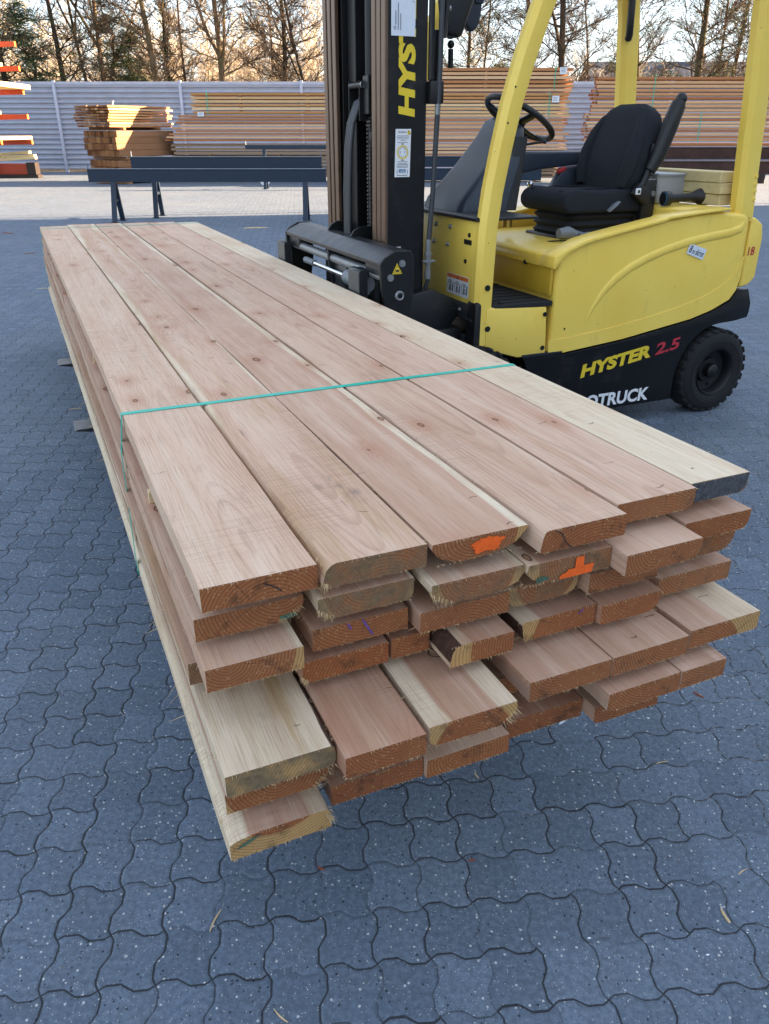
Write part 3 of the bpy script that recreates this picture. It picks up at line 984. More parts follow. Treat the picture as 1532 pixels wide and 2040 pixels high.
# marks on the ends
q = MB()
rng = random.Random(5)
pts = []
for i in range(60):
    a = 2 * math.pi * i / 60
    x = .002 + .036 * math.cos(a)
    z = .033 + (.013 if math.sin(a) > 0 else .021) * math.sin(a)
    e = 1 + rng.uniform(-.20, .08) + .08 * math.sin(a * 5)
    pts.append((.01 + (x - .0) * e, min(TH - .001, .029 + (z - .033) * e)))
flat(q, pts, (0, -.0025, 0), (1, 0, 0), (0, 0, 1))
obj('spray_mark', q, M['orange'], BOARDS[2], smooth=0, fix=False, label='bright orange sprayed half round blotch')
q = MB()
foot = [(-.034, .001), (.045, .001), (.047, .012), (.05, .021), (.042, .021), (.024, .0205), (.023, .024), (-.002, .0195), (-.013, .020), (-.018, .013), (-.027, .012), (-.033, .006)]
flat(q, [(x + rng.uniform(-.001, .001), z + rng.uniform(-.0008, .0008)) for x, z in foot], (.008, -.0025, 0), (1, 0, 0), (0, 0, 1))
flat(q, [(.002, .018), (.022, .018), (.0225, .044), (.003, .043)], (.008, -.0026, 0), (1, 0, 0), (0, 0, 1))
obj('spray_mark', q, M['orange'], BOARDS[9], smooth=0, fix=False, label='orange sprayed upside down T')


def strokes(mb, segs, wd, y=-.0025):
    for (x0, z0, x1, z1) in segs:
        d = Vector((x1 - x0, z1 - z0))
        p = Vector((-d.y, d.x)).normalized() * wd / 2
        flat(mb, [(x0 + p.x, z0 + p.y), (x1 + p.x, z1 + p.y), (x1 - p.x, z1 - p.y), (x0 - p.x, z0 - p.y)], (0, y, 0), (1, 0, 0), (0, 0, 1))


q = MB()
strokes(q, [(.002, .046, .022, .008), (-.028, .045, -.022, .032)], .0045)
obj('crayon_mark', q, M['purple'], BOARDS[13], smooth=0, fix=False)
q = MB()
strokes(q, [(.058, .044, .044, .036), (.052, .045, .048, .035)], .003)
obj('crayon_mark', q, M['purple'], BOARDS[22], smooth=0, fix=False)
q = MB()
strokes(q, [(-.07, .046, -.055, .034), (-.055, .034, -.045, .016), (-.045, .016, -.036, .006), (-.036, .006, -.03, .001)], .0022)
obj('end_crack', q, M['ink'], BOARDS[3], smooth=0, fix=False)
q = MB()
strokes(q, [(.004, .034, .022, .024), (.022, .024, .036, .012)], .0024)
obj('end_crack', q, M['ink'], BOARDS[0], smooth=0, fix=False)

# thin spacer sticks between the layers
stick_me = None
for L in range(1, 7):
    for t in (1.72, 3.02, 4.35, 5.7, 6.75):
        rng = random.Random(int(L * 100 + t * 10))
        z1 = LAYER_TOP(L) - TH
        z0 = LAYER_TOP(L + 1)
        if stick_me is None:
            q = MB()
            q.box((-.6, -.012, 0), (.6, .012, z1 - z0 - .0008), .001, 1)
            stick_me = mesh_of('spacer_stick', q, M['splinter'])
        o = bpy.data.objects.new('spacer_stick', stick_me)
        COL.objects.link(o)
        o.location = W(.772 + rng.uniform(-.012, .004), t + rng.uniform(-.05, .05), z0 + .0004)
        o.rotation_euler = (0, 0, YAW + rng.uniform(-.01, .01))
        tag(o, 'thin spacer stick laid across between two layers of the strapped bundle', 'spacer stick', 'spacer sticks between the layers of the bundle')

# the two straps
for t, lab in ((2.118, 'green plastic strap round the near part of the board bundle'), (7.0, 'green plastic strap round the far end of the board bundle')):
    q = MB()
    zt, zb = .9 + .0016, LAYER_TOP(7) - TH - .0016
    loop = [(.167, zt), (.30, zt + .0004), (.39, zt), (.6, zt + .0008), (.8, zt), (1.0, zt + .0006), (1.22, zt), (1.399, zt), (1.401, zt - .004), (1.403, .70), (1.392, zb + .004), (1.388, zb), (.8, zb), (.15, zb), (.1455, zb + .004), (.1455, .47), (.1475, .62), (.151, .79), (.1645, .886), (.1655, zt - .002)]
    wd = .0105
    vs, fs = [], []
    n = len(loop)
    slant = lambda s: 0.0 if t < 3 else (s - .77) * -.02
    for s, z in loop:
        vs += [(s, t - wd + slant(s), z), (s, t + wd + slant(s), z)]
    for i in range(n):
        a, b = i, (i + 1) % n
        fs.append((2 * a, 2 * a + 1, 2 * b + 1, 2 * b))
    mid = len(vs)
    inner = [(s + (.0009 if s < .5 else -.0009), z + (-.0009 if z > .7 else .0009)) for s, z in loop]
    for s, z in inner:
        vs += [(s, t - wd + slant(s), z), (s, t + wd + slant(s), z)]
    for i in range(n):
        a, b = i, (i + 1) % n
        fs.append((mid + 2 * a, mid + 2 * b, mid + 2 * b + 1, mid + 2 * a + 1))
        fs.append((2 * a, 2 * b, mid + 2 * b, mid + 2 * a))
        fs.append((2 * a + 1, mid + 2 * a + 1, mid + 2 * b + 1, 2 * b + 1))
    q.add(vs, fs)
    o = obj('packing_strap', q, M['strap'], org=(.77, t, 0), loc=W(.77, t, 0), rz=YAW, smooth=40)
    tag(o, lab, 'strap', 'green straps round the board bundle')

# ---------------------------------------------------------------- the forklift (built in s, t, z: along the truck, along the bundle, up)
ORG = (2.70, 4.09, 0.0)
FL = thing('forklift_truck', 'yellow and black electric counterbalance forklift holding the board bundle on its forks', 'forklift', W(*ORG), YAW)


def part(name, mb, m, parent=None, smooth=35, fix=True, label=None):
    return obj(name, mb, m, parent or FL, ORG, smooth, fix=fix, label=label)


TN, TF = 3.505, 4.675          # near and far body sides
TC = 4.09


def arc(cx, cz, r, a0, a1, k=8):
    return [(cx + r * math.cos(R(a0 + (a1 - a0) * i / k)), cz + r * math.sin(R(a0 + (a1 - a0) * i / k))) for i in range(k + 1)]


# chassis
q = MB()
prof = [(2.43, .14), (2.60, .118), (3.455, .116), (3.462, .28)] + arc(3.765, .255, .295, 165, 92, 6) + [(3.86, .553), (3.968, .568), (3.976, .60), (3.976, .652), (3.935, .738), (3.85, .735), (3.80, .672), (3.66, .622), (3.507, .584), (3.023, .514), (2.629, .478), (2.32, .500)] + arc(2.06, .30, .36, 34, -24, 7)
q.prism(prof, TN, TF, .012, 2)
frame = part('chassis', q, M['frame_black'])
q = MB()
q.box((3.10, 3.52, .62), (3.97, 4.66, .72), .02)
q.prism([(3.80, .60), (3.98, .57), (4.02, .60), (4.03, .68), (3.95, .73), (3.80, .72)], 3.56, 4.62, .03, 3)
part('rear_bumper', q, M['frame_black'])
# perforated step on the chassis flange
q = MB()
q.box((2.36, 3.497, .486), (2.62, 3.56, .502), .002, 1)
for i in range(9):
    for j in range(2):
        q.cyl((2.385 + i * .026, 3.512 + j * .022, .502), (2.385 + i * .026, 3.512 + j * .022, .506), .006, 8)
part('step_plate', q, M['black_worn'])

# body: battery hood
hood = [(2.520, .490), (2.629, .486), (3.023, .522), (3.507, .592), (3.66, .630), (3.79, .682), (3.835, .735), (3.852, .80), (3.850, .95), (3.846, 1.10), (3.842, 1.135), (3.80, 1.165), (3.62, 1.182), (3.40, 1.172), (3.20, 1.150), (2.95, 1.112), (2.75, 1.080), (2.65, 1.062), (2.575, 1.030), (2.543, .985), (2.540, .80), (2.538, .58)]
q = MB()
q.prism(hood, TN - .004, TN + .085, .03, 4)
q.prism(hood, TF - .085, TF + .004, .03, 4)
mid = [(2.540, .50), (3.80, .69), (3.835, .75), (3.84, 1.12), (3.80, 1.165), (3.62, 1.182), (3.44, 1.172), (3.40, 1.03), (2.543, .985)]
q.prism(mid, TN + .08, TF - .08, 0)
body = part('battery_hood', q, M['yellow'], smooth=50)
# lower skirt and the pressed arch of the side panel
q = MB()
seam_hi = [(2.522, .566), (2.66, .572), (2.90, .596), (3.15, .630), (3.40, .676), (3.58, .722), (3.70, .77), (3.79, .84), (3.835, .93)]
seam_lo = [(2.524, .494), (2.629, .490), (3.023, .526), (3.507, .597), (3.66, .636), (3.787, .688), (3.828, .74), (3.843, .81), (3.844, .93)]
for side in (TN - .0075, TF + .0045):
    q.prism(seam_lo + seam_hi[::-1], side, side + .003, .0012, 1)
part('side_skirt', q, M['yellow'], body, smooth=40)
q = MB()
crest = [(2.745, .600), (2.765, .655), (2.80, .725), (2.855, .800), (2.93, .866), (3.02, .918), (3.13, .962), (3.26, 1.000), (3.40, 1.030), (3.56, 1.052), (3.70, 1.066), (3.775, 1.085), (3.80, 1.125)]
fine = []
for i in range(len(crest) - 1):
    for k in range(3):
        f = k / 3
        fine.append((crest[i][0] * (1 - f) + crest[i + 1][0] * f, crest[i][1] * (1 - f) + crest[i + 1][1] * f))
fine.append(crest[-1])
for side, sg in ((TN - .003, 1), (TF + .003, -1)):
    q = MB()
    n = len(fine)
    q.tube([(a, side + sg * .004, b) for a, b in fine], [.006 + .020 * min(1, i / 12, (n - 1 - i) / 4 + .3) for i in range(n)], 14, sq=(1, .55), up=(0, 0, 1))
    part('pressed_crease', q, M['yellow'], body, smooth=60)
# hood lid with a rolled lip
lid_top = [(2.497, .968), (2.503, 1.002), (2.53, 1.018), (2.60, 1.046), (2.68, 1.075), (2.80, 1.100), (2.95, 1.124), (3.20, 1.163), (3.225, 1.174), (3.42, 1.190), (3.66, 1.204)]
lid_bot = [(3.66, 1.190), (3.42, 1.175), (3.23, 1.158), (3.20, 1.146), (2.95, 1.106), (2.80, 1.080), (2.68, 1.054), (2.60, 1.024), (2.55, .99), (2.52, .950), (2.505, .940), (2.497, .945)]
q = MB()
for ta, tb in ((TN - .028, TN + .10), (TF - .10, TF + .028)):
    q.prism(lid_top + lid_bot, ta, tb, .006, 2)
q.prism([(2.499, .968), (2.505, 1.000), (2.53, 1.014), (2.62, 1.026), (3.40, 1.034), (3.43, 1.06), (3.445, 1.188), (3.66, 1.202), (3.66, 1.188), (3.46, 1.174), (3.43, 1.04), (3.40, 1.018), (2.60, 1.010), (2.52, .955), (2.507, .942), (2.499, .945)], TN + .098, TF - .098, .003, 1)
part('hood_lid', q, M['yellow'], body, smooth=40)
q = MB()
q.box((2.515, TN + .02, .80), (2.536, TF - .02, .955), .004)
part('hood_front', q, M['yellow_dark'], body)
q = MB()
q.cyl((2.62, TN - .006, .62), (2.62, TN - .003, .62), .006, 8)
q.cyl((2.513, 3.75, .945), (2.497, 3.75, .945), .012, 8)
part('hood_catch', q, M['black'], body)
# counterweight
q = MB()
q.prism([(3.874, .745), (3.945, .76), (3.985, .80), (3.985, 1.02), (3.965, 1.10), (3.90, 1.14), (3.874, 1.14)], TN + .012, TF - .012, .03, 4)
cw = part('counterweight', q, M['yellow'], smooth=50)
q = MB()
put_text(q, '18', (3.885, TN + .0095, .93), (1, 0, 0), (0, 0, 1), .05, .05, 0, .02)
part('painted_number', q, M['print_red'], cw, smooth=0, fix=False, label='small scuffed dark red number')

# step side panel, floor, footwell
q = MB()
q.prism([(2.125, .765), (2.495, .747), (2.512, .482), (2.33, .492), (2.21, .53), (2.13, .565)], TN - .002, TN + .05, .006, 2)
for a, b in ((2.485, .71), (2.487, .53)):
    q.cyl((a, TN - .008, b), (a, TN, b), .012, 12, 1)
part('step_panel', q, [M['yellow'], M['black']])
q = MB()
q.prism([(2.125, .765), (2.495, .747), (2.512, .482), (2.33, .492), (2.21, .53), (2.13, .565)], TF - .05, TF, .006, 2)
part('far_step_panel', q, M['yellow'])
q = MB()
q.prism([(2.09, .758), (2.22, .764), (2.25, .775), (2.533, .775), (2.533, .750), (2.09, .738)], TN + .003, TF - .003, .003, 1)
for i in range(14):
    t = TN + .05 + i * .08
    q.box((2.24, t, .775), (2.52, t + .03, .779), .001, 1)
part('floor_mat', q, M['rubber_mat'])

# cowl wall facing the mast
q = MB()
q.box((2.075, 3.56, .775), (2.105, 4.62, 1.185), .006)
q.box((2.075, 3.535, .775), (2.16, 3.565, 1.160), .006)
for t, z in ((3.985, 1.138), (3.825, 1.138), (4.005, 1.048), (3.848, 1.048)):
    q.ball((2.073, t, z), .0125, 10, 1)
for t, z in ((3.625, 1.115), (3.655, .985)):
    q.cyl((2.076, t, z), (2.071, t, z), .0115, 12, 2)
q.box((2.0715, 3.60, 1.068), (2.075, 3.675, 1.092), .001, 1, 2)
cowl = part('front_cowl', q, [M['yellow'], M['galv'], M['black']])
q = MB()
q.prism([(2.06, 1.185), (2.42, 1.188), (2.42, 1.20), (2.06, 1.20)], 3.535, 4.64, .003, 1)
q.tube([(2.068, 3.54, 1.196), (2.068, 4.63, 1.196)], .010, 8)
part('cowl_trim', q, M['plastic_black'], cowl)
q = MB()
q.prism([(2.05, .70), (2.075, .775), (2.11, .775), (2.11, .70)], 3.53, 4.65, .003, 1)
for t in (3.66, 3.98, 4.3):
    q.cyl((2.058, t, .74), (2.052, t, .745), .009, 8, 1)
part('scuttle_strip', q, [M['black_worn'], M['galv']], cowl)
# warning label with three pictograms
q = MB()
o_, ex_, ez_ = (2.0735, 3.846, .802), (0, -1, 0), (0, 0, 1)
flat(q, [(0, 0), (.236, 0), (.236, .105), (0, .105)], o_, ex_, ez_, 0)
o2 = (2.0728, 3.846, .802)
flat(q, [(.004, .082), (.232, .082), (.232, .102), (.004, .102)], o2, ex_, ez_, 1)
o3 = (2.0722, 3.846, .802)
flat(q, [(.108, .083), (.128, .083), (.118, .099)], o3, ex_, ez_, 2)
for i in range(3):
    x = .04 + i * .076
    flat_ring(q, x, .042, .024, .028, o3, ex_, ez_, 2, 20)
    flat_ring(q, x, .055, .0, .007, o3, ex_, ez_, 2, 10)
    flat(q, [(x - .006, .02), (x + .006, .02), (x + .008, .046), (x - .008, .046)], o3, ex_, ez_, 2)
    flat(q, [(x + .022, .012), (x + .030, .012), (x + .036, .062), (x + .032, .064)], o3, ex_, ez_, 2)
part('warning_label', q, [M['white'], M['print_orange'], M['ink']], cowl, smooth=0, fix=False, label='white warning label with orange band and three pictograms')

# dashboard column
q = MB()


def rr(cx, cy, z, wx, wy, rd=.25, k=4, tilt=0.0):
    pts = []
    for qx, qy, a0 in ((1, 1, 0), (-1, 1, 90), (-1, -1, 180), (1, -1, 270)):
        for i in range(k + 1):
            a = R(a0 + 90 * i / k)
            px = qx * wx * (1 - rd) + math.cos(a) * wx * rd
            py = qy * wy * (1 - rd) + math.sin(a) * wy * rd
            pts.append((cx + px, cy + py, z + tilt * px))
    return pts


q.loft([rr(2.30, 4.09, 1.198, .155, .235), rr(2.315, 4.09, 1.25, .15, .23), rr(2.43, 4.09, 1.42, .105, .19), rr(2.505, 4.09, 1.55, .07, .15, tilt=-.25), rr(2.525, 4.09, 1.615, .055, .13, tilt=-.4), rr(2.535, 4.09, 1.635, .035, .10, tilt=-.5)])
dash = part('dash_cowl', q, M['plastic'], smooth=50)
q = MB()
q.loft([rr(2.44, 3.93, 1.198, .07, .05), rr(2.50, 3.95, 1.40, .05, .045), rr(2.545, 3.98, 1.56, .04, .05)])
q.tube([(2.325, 3.858, 1.20), (2.42, 3.895, 1.42), (2.50, 3.945, 1.56)], .008, 6)
part('column_shroud', q, M['plastic_black'], dash, smooth=50)
# steering wheel
SWC = Vector((2.622, 4.09, 1.650))
tl = R(31)
ux = Vector((math.cos(tl), 0, -math.sin(tl)))
uy = Vector((0, 1, 0))
un = ux.cross(uy)
q = MB()
q.tube([SWC + ux * .20 * math.cos(2 * math.pi * i / 40) + uy * .20 * math.sin(2 * math.pi * i / 40) for i in range(40)], .0165, 10, closed=True)
for a in (20, 140, 260):
    d = ux * math.cos(R(a)) + uy * math.sin(R(a))
    q.tube([SWC + d * .02 - un * .03, SWC + d * .11 - un * .018, SWC + d * .195], [.024, .022, .02], 8, sq=(.45, 1), up=un)
q.cyl(SWC - un * .055, SWC - un * .012, .045, 20)
part('steering_wheel', q, M['plastic_black'], smooth=60)
q = MB()
q.cyl(SWC - un * .20, SWC - un * .05, .022, 12)
q.tube([(2.60, 3.99, 1.52), (2.68, 3.93, 1.535)], .007, 8)
q.ball((2.685, 3.925, 1.536), .012, 8)
part('steering_column', q, M['plastic_black'], dash, smooth=50)

# seat
q = MB()
sy0, sy1 = 3.86, 4.32
sm = (sy0 + sy1) / 2
hw = (sy1 - sy0) / 2


def cush(x0, x1, z0, z1, h, r_=.045):
    """side profile of a cushion rounded at its nose"""
    return [(x0 + r_, z0), (x1, z0), (x1, z1 - .01), (x1 - .03, z1), ((x0 + x1) / 2, z1 - .014), (x0 + .08, z1), (x0 + .03, z1 - .016), (x0, z1 - .055), (x0 + .008, z0 + .03)]


q.prism(cush(2.80, 3.38, 1.165, 1.295, 0), sy0, sy1, .032, 4)
for t in (sy0 + .09, sy1 - .09):
    q.tube([(2.83, t, 1.283), (3.0, t, 1.290), (3.28, t, 1.288)], .0045, 6)
seat = part('seat_cushion', q, M['fabric'], smooth=60)
# backrest: rounded-top shell leaning back
q = MB()
rings = []
for i, (z, hwid, th) in enumerate(((1.27, .205, .075), (1.34, .232, .105), (1.45, .240, .115), (1.55, .232, .115), (1.63, .205, .105), (1.685, .165, .09), (1.715, .115, .06), (1.722, .06, .03))):
    cx = 3.275 + (z - 1.27) * .32
    rings.append(rr(cx, sm, z, th * .74, hwid * 1.03, rd=.42, k=5, tilt=-.30))
q.loft(rings)
for sgn in (-1, 1):
    q.tube([(3.215, sm + sgn * .185, 1.30), (3.235, sm + sgn * .205, 1.38), (3.265, sm + sgn * .208, 1.48), (3.300, sm + sgn * .195, 1.57), (3.335, sm + sgn * .165, 1.64), (3.365, sm + sgn * .12, 1.685)], [.03, .044, .046, .042, .034, .02], 12)
back = part('seat_backrest', q, M['fabric'], smooth=70)
q = MB()
for sgn in (-1, 1):
    q.tube([(3.235, sm + sgn * .115, 1.31), (3.268, sm + sgn * .118, 1.45), (3.300, sm + sgn * .110, 1.56), (3.335, sm + sgn * .09, 1.655)], .006, 6)
q.tube([(3.302, sm - .11, 1.566), (3.298, sm, 1.572), (3.302, sm + .11, 1.566)], .006, 6)
part('backrest_seams', q, M['plastic_black'], back, smooth=60)
# bellows
q = MB()
rg = []
for i in range(7):
    z = 1.165 - i * .0215
    o_ = .0 if i % 2 else -.022
    rg.append(rr(3.12, sm, z, .245 - .0 + o_ + .01, .20 + o_, rd=.3))
q.loft(rg)
part('seat_bellows', q, M['rubber_mat'], seat, smooth=40)
q = MB()
q.box((2.84, 3.90, 1.015), (3.44, 4.28, 1.045), .006)
q.box((2.72, 3.84, 1.00), (2.90, 3.88, 1.03), .004)
q.box((3.34, 3.90, 1.04), (3.46, 4.28, 1.18), .02)
part('seat_base', q, M['plastic_black'], seat)
q = MB()
q.tube([(2.74, 3.80, 1.075), (2.80, 3.80, 1.078), (2.86, 3.81, 1.062), (2.93, 3.82, 1.052)], [.026, .034, .026, .018], 12)
q.tube([(2.86, 3.775, 1.065), (2.93, 3.775, 1.068)], [.018, .022], 10, sq=(.5, 1), up=(0, 0, 1))
part('seat_lever', q, M['grey_plastic'], seat, smooth=60)
q = MB()
q.tube([(3.10, 3.845, 1.175), (3.14, 3.838, 1.21), (3.165, 3.838, 1.225)], [.020, .024, .014], 10, sq=(1, .35), up=(0, 1, 0))
part('seat_lever', q, M['grey_plastic'], seat, smooth=60)
# raised armrest on the near side and the armrest console on the far side
q = MB()
q.tube([(3.335, 3.815, 1.385), (3.375, 3.812, 1.46), (3.425, 3.81, 1.60), (3.47, 3.81, 1.715), (3.485, 3.81, 1.745)], [.036, .047, .050, .046, .030], 14, sq=(1, .8), up=(1, 0, 0))
q.ball((3.486, 3.81, 1.748), .032, 12)
q.tube([(3.30, 3.83, 1.30), (3.345, 3.83, 1.40), (3.36, 3.835, 1.52)], .022, 8)
part('folded_armrest', q, M['plastic_black'], back, smooth=60)
q = MB()
q.box((3.24, 3.80, 1.225), (3.36, 3.85, 1.30), .01, 2, 0, Matrix.Translation((3.3, 3.8, 1.26)) @ Matrix.Rotation(R(35), 4, 'Y') @ Matrix.Translation((-3.3, -3.8, -1.26)))
q.box((3.33, 3.83, 1.12), (3.42, 3.87, 1.34), .012)
q.cyl((3.385, 3.815, 1.263), (3.385, 3.83, 1.263), .015, 14, 1)
q.box((3.238, 3.788, 1.262), (3.272, 3.80, 1.296), .003, 1, 2)
q.box((3.248, 3.785, 1.271), (3.262, 3.789, 1.287), .001, 1, 0)
part('belt_buckle', q, [M['plastic_black'], M['steel'], M['paper']], back)
q = MB()
q.prism([(2.52, 1.335), (2.60, 1.305), (3.00, 1.375), (3.30, 1.40), (3.34, 1.44), (3.30, 1.476), (2.72, 1.478), (2.60, 1.455), (2.53, 1.42)], 4.40, 4.52, .014, 3)
q.prism([(3.02, 1.20), (3.34, 1.20), (3.34, 1.40), (3.14, 1.385)], 4.36, 4.42, .006, 2)
part('armrest_console', q, M['plastic'], smooth=45)
q = MB()
q.box((3.10, 4.355, 1.362), (3.16, 4.385, 1.382), .004, 1, 0, Matrix.Translation((3.13, 4.37, 1.37)) @ Matrix.Rotation(R(-22), 4, 'Y') @ Matrix.Translation((-3.13, -4.37, -1.37)))
part('belt_release', q, M['red'])
q = MB()
q.cyl((2.93, 4.40, 1.22), (2.93, 4.40, 1.285), .018, 12)
q.ball((2.93, 4.40, 1.295), .022, 10)
part('control_knob', q, M['chrome'])

# overhead guard: posts, roof


def post(name, path, t, wa, wb, rot=None):
    q = MB()
    rings = []
    n = len(path)
    for i, (a, z) in enumerate(path):
        p0, p1 = path[max(0, i - 1)], path[min(n - 1, i + 1)]
        d = Vector((p1[0] - p0[0], 0, p1[1] - p0[1])).normalized()
        nx = Vector((d.z, 0, -d.x))
        c_ = Vector((a, t, z))
        ring = []
        bz = .018
        W_, T_ = wa / 2, wb / 2
        for x, y in ((W_ - bz, -T_), (W_ - .004, -T_ + .006), (W_, -T_ + bz), (W_, T_ - bz), (W_ - bz, T_), (-W_ + bz, T_), (-W_, T_ - bz), (-W_, -T_ + bz * 1.4), (-W_ + bz * 1.4, -T_)):
            ring.append(c_ + nx * x + Vector((0, y, 0)))
        rings.append(ring)
    q.loft(rings)
    return q


fp = [(2.108, .575), (2.112, .75), (2.116, .95), (2.122, 1.15), (2.142, 1.32), (2.175, 1.50), (2.218, 1.70), (2.275, 1.89), (2.348, 2.09), (2.40, 2.20), (2.47, 2.30), (2.56, 2.345)]
rp = [(3.815, 1.14), (3.795, 1.35), (3.765, 1.70), (3.735, 2.0), (3.715, 2.20), (3.69, 2.345)]
fr_ = post('p', fp, 3.545, .098, .075)
for z in (.68, .585):
    pass
for (a, z) in ((2.105, .87), (2.118, .662)):
    fr_.cyl((a + .02, 3.502, z), (a + .02, 3.509, z), .015, 12, 1)
for (a, z) in ((2.196, 1.62), (2.226, 1.77)):
    fr_.cyl((a - .01, 3.5065, z), (a - .01, 3.5085, z), .005, 8, 1)
part('front_pillar', fr_, [M['yellow'], M['black']], smooth=40)
part('front_pillar', post('p', fp, 4.635, .098, .075), [M['yellow']], smooth=40)
part('rear_pillar', post('p', rp, 3.555, .125, .085), M['yellow'], smooth=40)
part('rear_pillar', post('p', [(a - .02, z) for a, z in rp], 4.600, .125, .085), M['yellow'], smooth=40)
q = MB()
q.box((3.735, 3.525, 1.118), (3.885, 3.60, 1.142), .006)
q.box((3.745, 4.55, 1.118), (3.885, 4.64, 1.142), .006)
for k in range(4):
    q.cyl((3.848 - k * .004, 3.508, 1.24 + k * .04), (3.848 - k * .004, 3.515, 1.24 + k * .04), .010, 10)
part('pillar_foot', q, M['yellow'])
q = MB()
q.box((2.50, 3.50, 2.33), (3.75, 3.58, 2.39), .01)
q.box((2.50, 4.60, 2.33), (3.75, 4.68, 2.39), .01)
for i in range(8):
    s = 2.52 + i * .165
    q.box((s, 3.58, 2.34), (s + .035, 4.60, 2.385), .005)
part('guard_roof', q, M['yellow'])
q = MB()
q.tube([(2.235, 3.615, 1.56), (2.262, 3.615, 1.60), (2.335, 3.615, 1.80), (2.40, 3.615, 1.97), (2.40, 3.60, 2.02)], .014, 8)
part('grab_handle', q, M['plastic_black'], smooth=60)
q = MB()
q.tube([(3.66, 4.54, 2.10), (3.65, 4.52, 2.12), (3.64, 4.52, 2.32), (3.65, 4.54, 2.34)], .022, 8)
part('grab_handle', q, M['plastic_black'], smooth=60)

# wheels
def wheel(name, c, r, w, side):
    """c centre of the outer face; body runs inwards along side (+1 towards far)"""
    s, t, z = c
    q = MB()
    prof = [(r * .56, 0.012), (r * .62, .004), (r * .72, .0), (r * .86, .004), (r * .955, .022), (r * .985, .05), (r * .985, w - .05), (r * .955, w - .022), (r * .8, w), (r * .56, w - .01)]
    q.lathe([(a, b * side) for a, b in prof], c, 'y', 48)
    k = 26
    for i in range(k):
        for half in (0, 1):
            a = 2 * math.pi * (i + half * .5) / k
            b0, b1 = (.012, w * .5) if half == 0 else (w * .5, w - .012)
            rot = Matrix.Translation(c) @ Matrix.Rotation(-a, 4, 'Y')
            q.box((r * .93, side * b0 if side > 0 else side * b1, -.021), (r, side * b1 if side > 0 else side * b0, .021), .006, 1, 0, rot)
    ty = part(name, q, M['rubber'], smooth=40)
    q = MB()
    q.lathe([(r * .56, 0.014 * side), (r * .545, .004 * side), (r * .52, .012 * side), (r * .50, .075 * side), (r * .30, .085 * side), (r * .28, .060 * side), (.0, .060 * side)], c, 'y', 36)
    for i in range(5):
        a = 2 * math.pi * i / 5
        p = Vector(c) + Vector((math.cos(a) * r * .40, side * .082, math.sin(a) * r * .40))
        q.cyl(p, p - Vector((0, side * .012, 0)), .010, 6)
    part('rim', q, M['rim'], ty, smooth=40)
    q = MB()
    q.lathe([(r * .17, .06 * side), (r * .165, .02 * side), (r * .13, .012 * side), (.0, .008 * side)], c, 'y', 20)
    part('hub_cap', q, M['rail_dark'], ty, smooth=40)
    q = MB()
    q.lathe([(r * .735, .0005 * side - .001 * side), (r * .745, -.003 * side), (r * .755, .0005 * side - .001 * side)], c, 'y', 40)
    part('sidewall_rib', q, M['rubber'], ty, smooth=40)


wheel('rear_wheel', (3.765, 3.478, .255), .256, .19, 1)
wheel('rear_wheel', (3.765, 4.702, .255), .256, .19, -1)
wheel('front_wheel', (2.05, 3.470, .292), .292, .22, 1)
wheel('front_wheel', (2.05, 4.710, .292), .292, .22, -1)

# lettering on the chassis
q = MB()
sl = Vector((1, 0, .147)).normalized()
put_text(q, 'HYSTER', (2.765, TN - .0015, .325), sl, (0, 0, 1), .505, .078, .14, .05)
part('side_lettering', q, M['print_yellow'], frame, smooth=0, fix=False, label='yellow slanting maker lettering')
q = MB()
put_text(q, '2.5', (3.285, TN - .0015, .402), sl, (0, 0, 1), .185, .070, .16, .03)
part('capacity_lettering', q, M['print_red'], frame, smooth=0, fix=False)
q = MB()
put_text(q, 'PROTRUCK', (2.70, TN - .0015, .136), (1, 0, 0), (0, 0, 1), .585, .080, .06, .035)
part('dealer_lettering', q, M['white'], frame, smooth=0, fix=False)
# hand-written paper tag on the hood
q = MB()
d_ = Vector((1, 0, -.33)).normalized()
u_ = Vector((.33, 0, 1)).normalized()
o_ = Vector((3.395, TN - .0095, .972))
flat(q, [(0, 0), (.135, 0), (.137, .058), (.002, .056)], o_, d_, u_, 0)
put_text(q, '8', o_ + Vector((0, -.0008, 0)) + d_ * .010 + u_ * .010, d_, u_, .024, .040, .12, .012, 1)
put_text(q, 'm', o_ + Vector((0, -.0008, 0)) + d_ * .037 + u_ * .010, d_, u_, .020, .020, .1, .012, 1)
put_text(q, 'skrot', o_ + Vector((0, -.0008, 0)) + d_ * .062 + u_ * .010, d_, u_, .068, .034, .12, .012, 1)
part('paper_tag', q, [M['paper'], M['ink']], body, smooth=0, fix=False, label='white paper tag with hand written words')

# mast
MS0, MS1 = 1.640, 1.852
MT0, MT1 = 3.695, 4.500
ZT = 3.0
mast = bpy.data.objects.new('mast', None)
COL.objects.link(mast)
mast.parent = FL


def mpart(name, mb, m, smooth=35, fix=True, label=None):
    return part(name, mb, m, mast, smooth, fix, label)


